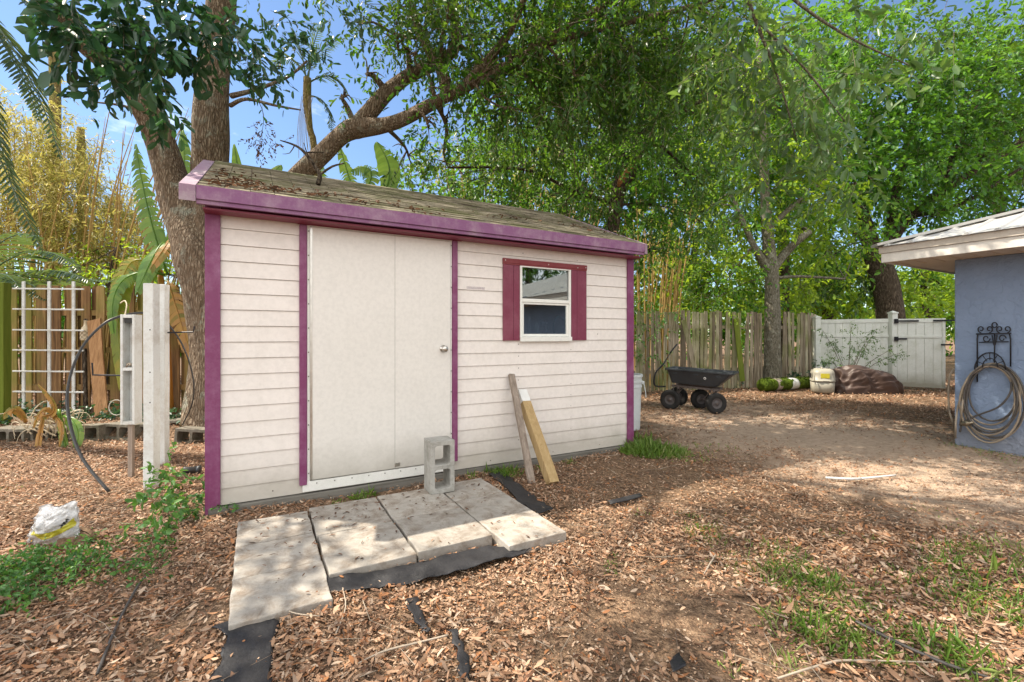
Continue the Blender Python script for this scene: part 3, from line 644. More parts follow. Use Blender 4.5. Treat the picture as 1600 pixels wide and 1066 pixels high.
# ------------------------------------------------------------------ pavers, block, boards, fabric by the door
def slab(s0, s1, o0, o1, z, label, tilt=0):
    c = SL((s0+s1)/2, (o0+o1)/2, 0); a, b = (s1-s0)/2, abs(o1-o0)/2; n = 7; j = lambda: random.uniform(-.0035,.0035)
    poly = []
    for (x_, y_, dx, dy) in ((-a,-b,1,0),(a,-b,0,1),(a,b,-1,0),(-a,b,0,-1)):
        for k in range(n): t = k/n; poly.append((x_+dx*2*a*t+j(), y_+dy*2*b*t+j()))
    mb = MB().prism(poly, -.02, z)
    o = mb.build('concrete_slab', M['slab'], bevel=.006); o.location = c; o.rotation_euler = (tilt, R(random.uniform(-.3,.3)), R(29+random.uniform(-.4,.4)))
    return tag(o, label, 'slab', 'concrete slabs laid before the shed door')
A = (.190, .600)
slab(*A, -.795, -.395, .045, 'brownish concrete slab touching the shed base in the leftmost column')
slab(*A, -1.205, -.80, .045, 'stained grey slab in the middle of the leftmost column')
slab(*A, -1.620, -1.21, .047, 'large grey slab nearest the camera at the bottom of the leftmost column')
slab(.614, 1.066, -.875, -.370, .052, 'grey slab below the door, directly right of the leftmost column')
slab(.614, 1.066, -1.395, -.880, .052, 'grey slab in the second column with a sunlit front edge above black fabric')
slab(1.080, 1.538, -.875, -.370, .055, 'grey slab carrying the upright cinder block')
slab(1.080, 1.538, -1.385, -.880, .055, 'pale slab with a sunny front edge, left of the jutting corner slab')
slab(1.552, 1.955, -.730, -.325, .05, 'tan slab nearest the shed in the rightmost column, beside the black fabric strip')
slab(1.552, 1.955, -1.135, -.735, .05, 'tan middle slab in the rightmost column')
slab(1.552, 1.955, -1.560, -1.140, .052, 'sunlit tan slab jutting out at the front right corner')
# upright cinder block
def block_mesh(mb, Lx, Ly, Lz, wall=.032, M_=None, lying=False):
    """hollow two-core block, cores running along y"""
    M_ = M_ or Matrix(); t = wall
    cells = [(t, Lz/2 - t/2), (Lz/2 + t/2, Lz - t)]
    def rr(x0, x1, z0, z1, r, n=4):
        o = []
        for cx, cz, a0 in ((x1-r,z1-r,0),(x0+r,z1-r,90),(x0+r,z0+r,180),(x1-r,z0+r,270)):
            for k in range(n+1): a = R(a0 + 90*k/n); o.append((cx+r*math.cos(a), cz+r*math.sin(a)))
        return o
    # face with two holes = strips; build as outer shell pieces joined by quads round each hole
    for (z0, z1), (zz0, zz1) in zip(cells, ((0, Lz/2), (Lz/2, Lz))):
        inner = rr(-Lx/2+t, Lx/2-t, z0, z1, .02); n = len(inner); outer = []
        for (x_, z_) in inner:
            cx, cz = 0, (z0+z1)/2; dx, dz = x_-cx, z_-cz; hx = Lx/2; 
            hz_ = (zz1-cz) if dz > 0 else (cz-zz0); s_ = min(hx/max(abs(dx),1e-6), hz_/max(abs(dz),1e-6)); outer.append((cx+dx*s_, cz+dz*s_))
        vs = []
        for y_ in (-Ly/2, Ly/2):
            vs += [M_ @ Vector((p[0], y_, p[1])) for p in inner] + [M_ @ Vector((p[0], y_, p[1])) for p in outer]
        fs = []
        for i in range(n):
            j = (i+1) % n
            fs += [(i, n+i, n+j, j), (2*n+j, 3*n+j, 3*n+i, 2*n+i), (j, 2*n+j, 2*n+i, i), (n+i, 3*n+i, 3*n+j, n+j)]
        # corner fillers
        mb.add(vs, fs)
        for sx in (-1, 1):
            for zc, m in ((zz0, -1), (zz1, 1)):
                pts = sorted([p for p in outer if p[0]*sx > 0 and (p[1]-(z0+z1)/2)*m > 0], key=lambda p: -abs(p[0]))
                side = [p for p in pts if abs(abs(p[0])-Lx/2) < 1e-5]; top = [p for p in pts if abs(p[1]-zc) < 1e-5 and p not in side]
                if side and top:
                    a = max(side, key=lambda p: p[1]*m); b = max(top, key=lambda p: p[0]*sx); c = (sx*Lx/2, zc)
                    v = [M_ @ Vector((q[0], y_, q[1])) for y_ in (-Ly/2, Ly/2) for q in (a, b, c)]
                    mb.add(v, [(0,1,2),(5,4,3),(0,2,5,3),(1,4,5,2)])
cb = G(697, 772, .055)
mb = MB(); block_mesh(mb, .19, .18, .395, .034)
o = mb.build('cinder_block', M['block'], bevel=.003); o.location = SL(1.535, -.46, .056); o.rotation_euler = (0, 0, R(27))
tag(o, 'grey two-hole cinder block standing on end against the shed door', 'cinder block')
# leaning boards
o = MB().beam(G(831, 757), SL(*(2.42, -.075), .80), .075, .035, N, 8, .003).build('leaning_plank', M['plank_g'], bevel=.003)
a = SL(2.26, -.70, .0); b = SL(2.30, -.085, .84)
bpy.data.objects.remove(o); 
a = G(831, 756); b = SL(2.405, -.045, .885)
lp = empty('weathered_plank', a, 0, 'thin grey weathered plank leaning on the siding, left of the thicker post', 'plank')
MB().beam(a, b, .062, .03, -N, 8, .003).build('board', M['plank_g'], lp, bevel=.002)
a = G(864, 756); b = SL(2.50, -.06, .72); d = (b-a).normalized()
pp = empty('square_wood_post', a, 0, 'short yellow square post with a white painted end leaning on the siding', 'post')
mid = a + (b-a)*.86; MB().beam(a, mid, .09, .085, -N, 6, .0015).build('timber', M['lumber'], pp, bevel=.004); MB().beam(mid, b, .091, .086, -N, 3, .001).build('painted_end', M['white'], pp, bevel=.004)

FABPOLY = []
def cloth(name, A_, B_, nu, nv, amp, mat, label, cat='weed fabric', lift=.012, seed=0):
    rg = random.Random(seed); ph = [rg.uniform(0, 6.28) for _ in range(6)]; FABPOLY.append([(p.x, p.y) for p in A_] + [(p.x, p.y) for p in reversed(B_)])
    def pl_(P, t):
        k = t*(len(P)-1); i = min(int(k), len(P)-2); return P[i].lerp(P[i+1], k-i)
    def fn(u, v):
        p = pl_(A_, u).lerp(pl_(B_, u), v); e = .006
        z = float(gz(p.x, p.y)); wv = math.sin(p.x*31+ph[0]+p.y*9)*.4 + math.sin(p.y*37+ph[1]-p.x*13)*.35 + math.sin((p.x+p.y)*61+ph[2])*.25
        jx = .022*mn.noise(Vector((u*11, v*3, seed*7.1))) + .010*mn.noise(Vector((u*37, v, seed*3.3))); 
        if v in (0, 1) : p = p + Vector((jx, jx*.6, 0))
        wv = wv*.4 + 1.6*mn.noise(Vector((p.x*9, p.y*9, seed))) + .8*(1-abs(mn.noise(Vector((p.x*22, p.y*22, seed+4))))*2)*.5
        return (p.x, p.y, max(z, p.z) + lift + amp*(.6+wv))
    return tag(MB().grid(fn, nu, nv).build(name, mat, smooth=True, solid=.003), label, cat)
g0 = lambda px, py: G(px, py)
cloth('weed_fabric', [g0(503,908), g0(560,904), g0(600,897), g0(650,885), g0(700,874), g0(765,856), g0(800,862), g0(828,862)], [g0(515,934), g0(560,930), g0(600,923), g0(650,914), g0(700,903), g0(760,886), g0(790,878), g0(820,870)], 80, 14, .010, M['fabric'], 'torn wrinkled strip of black weed fabric along the front edge of the slabs', seed=1)
cloth('weed_fabric', [g0(762,742), g0(790,765), g0(812,790), g0(840,806)], [g0(785,738), g0(806,756), g0(840,785), g0(864,801)], 24, 10, .009, M['fabric'], 'black fabric strip right of the slabs beside the leaning boards', seed=2)
cloth('weed_fabric', [g0(334,985), g0(352,1000), g0(345,1030), g0(330,1075), g0(320,1110)], [g0(430,960), g0(431,985), g0(426,1020), g0(422,1070), g0(420,1110)], 30, 18, .005, M['fabric'], 'wide flat sheet of black weed fabric below the leftmost slabs', seed=3)
cloth('fabric_scrap', [g0(630,940), g0(655,985), g0(668,992)], [g0(648,938), g0(668,975), g0(672,990)], 10, 5, .001, M['fabric'], 'small black fabric scrap in the leaves below the slabs', seed=4)
cloth('fabric_scrap', [g0(700,990), g0(712,1020), g0(722,1066)], [g0(716,986), g0(727,1020), g0(738,1066)], 12, 4, .001, M['fabric'], 'narrow black fabric scrap crossing the leaves at the bottom centre', seed=5)
cloth('fabric_scrap', [g0(950,785), g0(975,779), g0(1000,773)], [g0(955,790), g0(980,785), g0(1004,778)], 10, 4, .001, M['fabric'], 'small dark fabric scrap in the leaves right of the boards', seed=6)
cloth('fabric_scrap', [g0(1046,1040), g0(1060,1026)], [g0(1052,1056), g0(1074,1046)], 6, 5, .004, M['fabric'], 'little square black scrap near the bottom right of centre', seed=8)

# ------------------------------------------------------------------ left side: posts, shelf box, hoop, bag
def wpost(name, px, pyb, wd, top, label):
    p = G(px, pyb); p.y += wd/2; o = empty(name, p, R(3), label, 'post', 'white posts left of the shed')
    mb = MB().beam((0,0,-.1), (0,0,top), wd, wd, Vector((0,1,0)), 10, .002); mb.build('timber', M['whitepost'], o, True, bevel=.005)
    return o, p
p1, q1 = wpost('white_post', 231, 762, .082, 1.685, 'nearer peeling white square post with the shelf box at its left')
p2, q2 = wpost('white_post', 251, 727, .072, 1.75, 'farther white square post with a long crack, just behind the nearer one')
mb = MB()
for z in (.7, .95, 1.3): mb.lathe([(.002,0),(.006,.0),(.005,.002),(.002,.003)], 8, Matrix.Translation((.015, -.0415, z)) @ Matrix.Rotation(R(90),4,'X'))
mb.build('bolt_holes', M['ink'], p1, True)
bx = W(205, 660, 4.15); bxo = empty('shelf_box', (bx.x, bx.y, 0), R(7), 'narrow weathered white box with three little shelves fixed beside the posts', 'shelf box')
z0, z1 = .46, 1.44; w2 = .058
mb = MB().box(-w2, -w2+.02, -.05, .055, z0, z1).box(w2-.02, w2, -.05, .055, z0, z1).build('side_board', M['whitepost'], bxo, True, bevel=.002)
mb = MB()
for k in range(3): x = -w2+.021+k*.0255; mb.box(x, x+.0235, .04, .055, z0, z1)
mb.build('back_slats', M['whitepost'], bxo, True, bevel=.001)
for z in (z0, .94, z1-.03): MB().box(-w2+.021, w2-.021, -.05, .039, z, z+.028).build('shelf', M['whitepost'], bxo, True, bevel=.002)
MB().box(-w2+.03, w2-.03, -.04, .03, z1-.075, z1-.031).build('dark_clip', M['ink'], bxo, True)
MB().tube([(-w2+.04,-.03,.99),(0,-.02,1.0),(w2-.04,-.03,.985)], .012, 6, sm=3).tube([(-w2+.04,-.04,.975),(0.01,-.06,.985)], .006, 6).build('caught_debris', M['twig'], bxo, True)
MB().beam((0,0,-.1),(0,0,z0-.003), .035, .035, Vector((0,1,0))).build('stake', M['plank_g'], bxo, True)
hp = [G(170,770)+Vector((0,0,.01)), W(128,715,3.75), W(108,655,3.85), W(107,600,3.95), W(127,545,4.05), W(160,508,4.15), W(190,494,4.3), W(225,489,4.5), W(252,497,4.65), W(280,530,4.85), W(297,570,5.05), W(303,605,5.2), W(299,635,5.35), W(285,664,5.45)]
tag(MB().tube(hp, [.014]*3+[.011]*4+[.010]*7, 8, sm=5, flat=.6).build('bent_pipe_arch', M['black'], smooth=True), 'bent black pipe arching from the leaf litter behind the white posts', 'pipe arch')
tag(MB().tube([W(144,567,4.2), W(145,586,4.2), W(196,587,4.15)], .007, 6).build('hook_rod', M['iron']), 'rusty hooked rod sticking out left from the shelf box', 'hook')
tag(MB().tube([W(304,510,4.5), W(302,519,4.5), W(258,520,4.5)], .007, 6).build('hook_rod', M['iron']), 'rusty hooked rod sticking out right from the farther white post', 'hook')
tag(MB().tube([W(182+12*math.cos(a), 637+12*math.sin(a), 4.3) for a in [.3+i*.42 for i in range(13)]], .004, 6).build('wire_ring', m_plain('pale_wire', (.45,.42,.36)), smooth=True), 'loose pale wire ring hanging left of the shelf box', 'wire')
tag(MB().tube([W(194,497,4.15), W(198,478,4.2), W(195,470,4.25), W(188,474,4.25)], .005, 6, sm=3).build('dried_stalk', M['cord'], smooth=True), 'pale dried stalk curling above the shelf box', 'stalk')
# black can on its side
cp = G(298, 741); cn_ = empty('black_can', cp, 0, 'small black cylindrical light lying on its side left of the shed corner', 'garden light')
K = Matrix.Translation((-.06,0,.034)) @ Matrix.Rotation(R(12),4,'Z') @ Matrix.Rotation(R(90),4,'Y')
MB().lathe([(.002,0),(.033,0),(.034,.01),(.031,.02),(.031,.105),(.002,.106)], 24, K).build('body', M['black'], cn_, True, smooth=True)
MB().lathe([(.002,.107),(.034,.107),(.036,.125),(.03,.132),(.002,.133)], 24, K).build('cap', M['charcoal'], cn_, True, smooth=True)

# plastic mulch bag
bp = G(84, 850); bagr = empty('mulch_bag', bp, 0, 'crumpled clear plastic bag with yellow print standing in the weeds at far left', 'bag')
def bagfn(dep, crum, sc=1.0):
    outl = [(-.175,0.0),(-.155,.10),(-.125,.185),(-.085,.225),(0,.245),(.09,.258),(.135,.262)]
    def fn(u, v):     # u across, v up
        k = v*(len(outl)-1); i = min(int(k), len(outl)-2); f = k-i; lx = outl[i][0]*(1-f)+outl[i+1][0]*f; 
        zt_ = .215 + .05*u; x = -.175 + .31*u + .07*v*(1-u) ; z = zt_*v
        if u > .75: z *= 1 - .12*(u-.75)*4*(1-v)
        bul = math.sin(min(1,max(0,v))*PI*.9+.25)*math.sin(min(1,max(0,u))*PI)
        y = dep*bul + crum*.5*(math.sin(u*17+v*9)+.7*math.sin(v*23-u*11)) + .016*(1-2*abs(mn.noise(Vector((u*4.5, v*5, dep*30))))) + .010*(1-2*abs(mn.noise(Vector((u*11, v*12, dep*20)))))
        return (x*sc, y, z*sc + .012*math.sin(u*9)*v - .02*v*v*u)
    return fn
ff = bagfn(-.085, .006); fb = bagfn(.07, .006)
mb = MB(); mb.grid(ff, 44, 36); mb.grid(fb, 44, 36)
def m_bag():
    t = NT('clear_bag_film'); c = t.ramp(t.noise(11, 5, .7), [(.3, (.48,.48,.48)), (.7, (.68,.69,.71))]); t.col(c); t.rough(.25, .6); t.bump(t.noise(25,4,.7), .8, .01)
    tr = t.n('ShaderNodeBsdfTransparent'); mx = t.n('ShaderNodeMixShader'); mx.inputs[0].default_value = .32; t.l(t.p.outputs[0], mx.inputs[1]); t.l(tr.outputs[0], mx.inputs[2]); t.l(mx.outputs[0], t.out.inputs[0]); return t.m
mb.build('film', m_bag(), bagr, True, smooth=True)
def onbag(u0, u1, v0f, v1f, nu=40, nv=10, off=-.004):
    return MB().grid(lambda a, b: (lambda p: (p[0], p[1]+off, p[2]))(ff(u0+(u1-u0)*a, v0f(a)+(v1f(a)-v0f(a))*b)), nu, nv)
onbag(.22, .97, lambda a: .18+.16*(2*a-1)**2+.10*a, lambda a: .40+.10*(2*a-1)**2+.28*max(0,a-.75)*2).build('yellow_band', M['bagyellow'], bagr, True, smooth=True)
mb = MB(); random.seed(3)
for k in range(7):          # vertical print on the left edge: crumpled capital letters seen edge on
    v0_ = .20 + k*.062
    g_ = onbag(.135, .185, lambda a: v0_, lambda a: v0_+.014, 3, 1, -.005); mb.add(g_.v, g_.f)
    g_ = onbag(.135 + (.035 if k % 2 else 0), .15 + (.035 if k % 2 else 0), lambda a: v0_, lambda a: v0_+.045, 2, 2, -.005); mb.add(g_.v, g_.f)
    if k % 3 == 0: g_ = onbag(.15, .185, lambda a: v0_+.032, lambda a: v0_+.045, 2, 1, -.005); mb.add(g_.v, g_.f)
for k in range(3):
    v0_ = .50 + k*.055; g_ = onbag(.80+.03*k, .83+.03*k, lambda a: v0_-.05, lambda a: v0_+.02, 2, 2, -.006); mb.add(g_.v, g_.f)
    g_ = onbag(.80+.03*k, .86+.03*k, lambda a: v0_-.01, lambda a: v0_+.005, 2, 1, -.006); mb.add(g_.v, g_.f)
for a in range(10):
    t = a/10*2*PI; u_, v_ = .115+.055*math.cos(t), .09+.06*math.sin(t); g_ = onbag(u_-.014, u_+.014, lambda q: v_-.014, lambda q: v_+.014, 1, 1, -.007); mb.add(g_.v, g_.f)
mb.build('print', M['ink'], bagr, True)
onbag(.09, .14, lambda a: .06, lambda a: .12, 3, 3, -.006).build('orange_emblem', m_plain('orange_print', (.65,.35,.03)), bagr, True)
mb = MB().grid(lambda u, v: (0.08+.11*math.cos(u*2*PI)*math.sin(v*PI/2+.01), .05+.08*math.sin(u*2*PI)*math.sin(v*PI/2+.01), .065*math.cos(v*PI/2)*(1+.2*math.sin(u*12))), 20, 8)
mb.build('spilling_mulch', m_plain('mulch_fill', (.28,.19,.12), (.10,.06,.04), 40, .9, 1.0, .1, 0, 60), bagr, True)

# row of cinder blocks lying along the bed
random.seed(21)
bl_lab = ['mossy block at the left end of the cinder block row, ivy above it', 'second lying cinder block from the left end, under withered stalks', 'third lying cinder block from the left, right behind the black pipe arch',
          'fourth lying cinder block, left of the white posts', 'lying cinder block partly hidden behind the white posts', 'lying cinder block with open holes between the farther white post and the shed', 'last lying cinder block at the foot of the oak, by the purple corner']
bxs = [(25,5.56),(85,5.62),(142,5.66),(195,5.72),(235,5.8),(270,5.95),(307,5.45)]
for i, (px, d) in enumerate(bxs):
    p = W(px, HZ, d); mb = MB(); block_mesh(mb, .19, .19, .39, .032, Matrix.Rotation(R(90),4,'Y') @ Matrix.Translation((0,0,-.195)))
    o = mb.build('lying_cinder_block', M['oldblock'], bevel=.003); o.location = (p.x, p.y, .065 + random.uniform(-.02,.02)); o.rotation_euler = (R(random.uniform(-3,3)), R(random.uniform(-3,3)), R(random.uniform(-9,9)))
    tag(o, bl_lab[i], 'cinder block', 'cinder blocks edging the planting bed')

# ------------------------------------------------------------------ fences
def board_fence(name, a, b, zb, zt_, wd, gap, mat, label, cat='fence', tilt=1.0, hv=.02, double=False, posts=True, rails=(.35, 1.45), dog=False, parent_group=None):
    a = Vector(a); b = Vector(b); L = (b-a).length; ang = math.atan2(b.y-a.y, b.x-a.x); root = empty(name, (a.x, a.y, 0), ang, label, cat, parent_group)
    mb = MB(); x = 0; k = 0
    while x < L:
        ww = wd*random.uniform(.9, 1.08); h = zt_ + random.uniform(-hv, hv); t = R(random.gauss(0, tilt)); y = 0.0
        if double and k % 2: y = .085
        Mx = Matrix.Translation((x+ww/2, y+random.uniform(-.006,.006), zb)) @ Matrix.Rotation(t, 4, 'Y')
        th = .018; hh = h-zb
        if dog:
            vs = [Mx @ Vector(p) for yy in (-th/2, th/2) for p in ((-ww/2,yy,0),(ww/2,yy,0),(ww/2,yy,hh-.03),(ww/2-.025,yy,hh),(-ww/2+.025,yy,hh),(-ww/2,yy,hh-.03))]
            mb.add(vs, [(0,1,2,3,4,5),(11,10,9,8,7,6)] + [(i,6+i,6+(i+1)%6,(i+1)%6) for i in range(6)])
        else: mb.box(-ww/2, ww/2, -th/2, th/2, 0, hh, Mx)
        x += ww + gap*random.uniform(.5, 1.5) if not double else ww*.78; k += 1
    mb.build('boards', mat, root, True)
    for z in rails: MB().box(0, L, .015 if double else .022, .068 if double else .06, z, z+.08).build('rail', mat, root, True)
    if posts:
        n = max(1, round(L/2.4))
        for i in range(n+1): MB().box(L*i/n-.045, L*i/n+.045, .10, .19, -.1, zt_+.02).build('post', mat, root, True)
    return root
random.seed(5)
fl = board_fence('brown_board_fence', (-10.5, 6.8), (-2.9, 6.8), .08, 1.985, .14, .02, M['fence_l'], 'brown and moss green board fence at the left behind the white trellis', double=True, tilt=.5, hv=.03, rails=(.45, 1.0, 1.55), dog=True)
board_fence('hidden_fence_run', (-2.85, 6.85), (1.6, 10.1), 0, 1.83, .14, .02, M['fence_l'], 'brown fence run angling away behind the shed', double=True, tilt=.5)
fr = board_fence('grey_picket_fence', W(960, HZ, 10.05), W(1274, HZ, 11.75), 0, 1.82, .082, .026, M['fence_r'], 'weathered grey picket fence behind the garden cart with leaning slats', tilt=1.6, hv=.035, rails=(.4, 1.42))
mb = MB()   # sagging, leaning slats in the middle run
tag(MB().beam(W(1090,596,10.4), W(1068,500,10.45), .11, .02, Vector((0,1,0))).build('loose_board', M['fence_r']), 'loose grey board leaning on the picket fence behind the cart', 'board', 'loose boards against the picket fence')
tag(MB().beam(W(1160,596,10.9), W(1150,498,10.95), .12, .02, Vector((0,1,0))).build('loose_board', M['mosspost']), 'mossy green board leaning on the picket fence left of the grey tree', 'board', 'loose boards against the picket fence')
o = MB().beam(W(4,698,6.0), W(4,442,6.0), .13, .10, Vector((0,1,0)), 6, .004).build('mossy_post', M['mosspost'], bevel=.005); tag(o, 'bright moss green square post at the left edge of the photo', 'post')
lpk = MB().beam(W(160,664,6.35), W(147,500,6.6), .19, .022, Vector((0,1,0)), 6, .004).build('leaning_board', M['plank_b'], bevel=.002); tag(lpk, 'wide reddish brown board leaning on the fence right of the trellis', 'board')
o = MB().beam(W(134,648,6.55), W(132,545,6.72), .05, .03, Vector((0,1,0)), 3, .002).build('dark_stake', M['bark_dark']); tag(o, 'thin dark stake standing against the fence beside the trellis', 'stake')
# trellis
tr = empty('white_trellis', W(78, 650, 6.55), 0, 'white wooden lattice trellis leaning on the mossy fence', 'trellis')
for px in (37, 77, 115): MB().beam(W(px, 655 if px < 50 else 645, 6.52), W(px, 440, 6.62), .042, .018, Vector((0,1,0))).build('upright', M['whitepost'], tr, bevel=.002)
for py in (451, 483, 515.5, 547, 580, 612, 641): MB().beam(W(20, py, 6.50), W(131, py+1, 6.50), .020, .016, Vector((0,1,0))).build('crossbar', M['whitepost'], tr, bevel=.002)
bt = empty('netted_bottle', W(134, 532, 6.6), 0, 'small cream bottle in knotted cord hanging on the fence by the trellis', 'bottle')
MB().lathe([(.005,0),(.055,.0),(.062,.02),(.060,.13),(.045,.18),(.022,.215),(.02,.27),(.025,.275),(.025,.285),(.002,.286)], 20).build('body', M['cord'], bt, True, smooth=True)
mb = MB()
for k in range(6):
    for s_ in (1, -1): mb.tube([(.063*math.cos(k*1.047+s_*t*2.2), .063*math.sin(k*1.047+s_*t*2.2), .02+t*.12) for t in [i/6 for i in range(7)]], .003, 5)
mb.build('netting', m_plain('dark_cord', (.2,.15,.1)), bt, True)
MB().lathe([(.002,.286),(.022,.286),(.020,.31),(.002,.312)], 12).build('stopper', M['bark_dark'], bt, True)

# white vinyl fence and gate
vl = W(1276, HZ, 11.7); vm = W(1395, HZ, 10.95); vr = W(1478, HZ, 10.45); ve = W(1486, HZ, 10.4)
vf = empty('white_vinyl_fence', (vl.x, vl.y, 0), 0, 'dirty white vinyl privacy fence panel behind the brown cloth heap', 'fence')
def vpost(p, h, parent, wd=.13):
    MB().box(p.x-wd/2, p.x+wd/2, p.y-wd/2, p.y+wd/2, -.05, h).build('post', M['vinyl'], parent, bevel=.004)
    MB().box(p.x-wd/2-.012, p.x+wd/2+.012, p.y-wd/2-.012, p.y+wd/2+.012, h+.001, h+.03).add([(p.x-wd/2,p.y-wd/2,h+.031),(p.x+wd/2,p.y-wd/2,h+.031),(p.x+wd/2,p.y+wd/2,h+.031),(p.x-wd/2,p.y+wd/2,h+.031),(p.x,p.y,h+.07)],[(0,1,4),(1,2,4),(2,3,4),(3,0,4),(3,2,1,0)]).build('post_cap', M['vinyl'], parent)
def vpanel(a, b, z0, z1, parent, name):
    d = (b-a); L = Vector((d.x,d.y,0)).length; ang = math.atan2(d.y, d.x); Mx = Matrix.Translation((a.x,a.y,0)) @ Matrix.Rotation(ang,4,'Z')
    mb = MB(); x = .01
    while x < L-.01: ww = min(.148, L-.01-x); mb.box(x, x+ww-.003, -.011, .011, z0+.09, z1-.06, Mx); x += .15
    mb.build(name, M['vinyl'], parent)
    for za, zb_ in ((z0, z0+.12), (z1-.09, z1), (z0+(z1-z0)*.72, z0+(z1-z0)*.72+.06)): MB().box(0, L, -.025, .025, za, zb_, Mx).build('rail', M['vinyl'], parent, bevel=.003)
vpost(vl, 1.70, vf); vpost(vm, 1.78, vf)
dd = (vm-vl).normalized(); vpanel(vl+dd*.08, vm-dd*.08, .08, 1.66, vf, 'panel')
gt = empty('white_vinyl_gate', (vm.x, vm.y, 0), 0, 'white vinyl gate with black hinges beside the blue house', 'gate')
dd = (vr-vm).normalized(); vpanel(vm+dd*.11, vr-dd*.02, .06, 1.65, gt, 'panel')
for q in (vm+dd*.10, vr-dd*.05): MB().box(q.x-.03, q.x+.03, q.y-.032, q.y+.032, .06, 1.652).build('stile', M['vinyl'], gt, bevel=.003)
for z in (1.60, 1.18):
    q = vm+dd*.02; q.z = 0; MB().beam(q+Vector((-.04,-.075,z)), q+dd*.42*(1 if z > 1.5 else .5)+Vector((0,-.045,z)), .035, .012, Vector((0,1,0))).box(q.x-.05,q.x+.03,q.y-.1,q.y-.066,z-.05,z+.05).build('hinge', M['iron'], gt, bevel=.003)
for z, l in ((1.60,.42),(1.05,.2)):
    q = vr - dd*l*.6; q.z = 0; MB().beam(q+Vector((0,-.05,z)), q+dd*l+Vector((0,-.05,z)), .035, .014, Vector((0,1,0))).build('latch', M['iron'], gt, bevel=.002)
vp2 = empty('white_gate_post', (ve.x+.14, ve.y-.08, 0), 0, 'white vinyl post right of the gate, half hidden by the blue house', 'post'); vpost(Vector((ve.x+.14, ve.y-.08, 0)), 1.68, vp2)
vf2 = empty('white_vinyl_fence', (ve.x+.2, ve.y-.1, 0), 0, 'white vinyl fence run continuing behind the blue house', 'fence'); vpanel(Vector((ve.x+.21, ve.y-.12, 0)), Vector((ve.x+2.6, ve.y-1.4, 0)), .08, 1.66, vf2, 'panel')

# ------------------------------------------------------------------ dump cart
ct = empty('garden_cart', (3.18, 7.83, 0), R(-35), 'black poly dump cart on four pneumatic wheels beside the picket fence', 'cart')
ci = root_inv(ct)
def tub(mb, sc, zb, zt_, th=0):
    # near/far outlines: bottom and top rectangles, front (x+) end sloped
    bot = [(-.43,-.20),(.30,-.20),(.30,.20),(-.43,.20)]; top = [(-.50,-.27),(.52,-.27),(.52,.27),(-.50,.27)]
    return bot, top
bot, top = tub(None, 1, 0, 0)
def ringr(poly, r, z, n=4):
    o = []; x0_, y0_ = poly[0]; x1_, y1_ = poly[2]
    for cx, cy, a0 in ((x1_-r,y0_+r,270),(x1_-r,y1_-r,0),(x0_+r,y1_-r,90),(x0_+r,y0_+r,180)):
        for k in range(n+1): a = R(a0+90*k/n); o.append((cx+r*math.cos(a), cy+r*math.sin(a), z))
    return o
def loft(mb, rings, close=True):
    n = len(rings[0]); vs = [p for r_ in rings for p in r_]; fs = []
    for i in range(len(rings)-1):
        for k in range(n): fs.append((i*n+k, i*n+(k+1)%n, (i+1)*n+(k+1)%n, (i+1)*n+k))
    if close: fs += [tuple(range(n-1,-1,-1)), tuple((len(rings)-1)*n+k for k in range(n))]
    return mb.add(vs, fs)
def inset(p, d): return [(p[0][0]+d,p[0][1]+d),(p[1][0]-d,p[1][1]+d),(p[2][0]-d,p[2][1]-d),(p[3][0]+d,p[3][1]-d)]
zT, zB = .68, .43
mb = MB(); loft(mb, [ringr(bot,.05,zB), ringr(top,.05,zT-.03), ringr(inset(top,-.03),.06,zT-.028), ringr(inset(top,-.03),.06,zT), ringr(top,.05,zT+.002), ringr(inset(bot,.02),.04,zB+.03)])
Mt = Matrix.Rotation(R(2.5), 4, 'Y'); mb.v = [tuple(Mt @ Vector(v)) for v in mb.v]
tb = mb.build('tub', M['charcoal'], ct, True, smooth=False, bevel=.004)
mb = MB()
for x in (-.36, -.02, .32):
    for sy in (-1, 1):
        y_ = sy*.262; mb.box(x-.035, x+.035, min(y_, y_-sy*.03), max(y_, y_-sy*.03)+0, zT-.085, zT-.02, Mt)
for sy in (-1, 1):
    mb.add([Mt @ Vector(p) for p in ((-.40,sy*.226,zB+.09),(-.1,sy*.226,zB+.09),(-.04,sy*.238,zB+.135),(.35,sy*.238,zB+.135),(.35,sy*.234,zB+.15),(-.05,sy*.234,zB+.15),(-.11,sy*.222,zB+.105),(-.40,sy*.222,zB+.105))], [tuple(range(8))])
mb.build('reinforcing_ribs', M['charcoal'], tb, True, bevel=.003)
lg = MB(); c = Mt @ Vector((.12, -.2455, zB+.13)); lg.lathe([(.001,0),(.022,0),(.022,.002),(.001,.0021)], 20, Matrix.Translation(c) @ Matrix.Rotation(R(90+12),4,'X')); lg.build('round_emblem', M['white'], tb, True)
lg = MB().add([c+Vector((-.012,-.006,-.010)), c+Vector((.012,-.006,-.010)), c+Vector((0,-.004,.012))], [(0,1,2)]); lg.build('emblem_triangle', M['charcoal'], tb, True)
mb = MB().beam((-.42,-.14,.395), (.34,-.14,.365), .035, .035).beam((-.42,.14,.395), (.34,.14,.365), .035, .035).beam((-.3,-.16,.36), (-.3,.16,.36), .03, .03).beam((.26,-.16,.34), (.26,.16,.34), .03, .03)
mb.build('chassis', M['rust'], ct, True, bevel=.003)
whp = {'RL': (2.70,7.86), 'RF': (2.98,8.27), 'FL': (3.285,7.42), 'FF': (3.24,7.93)}
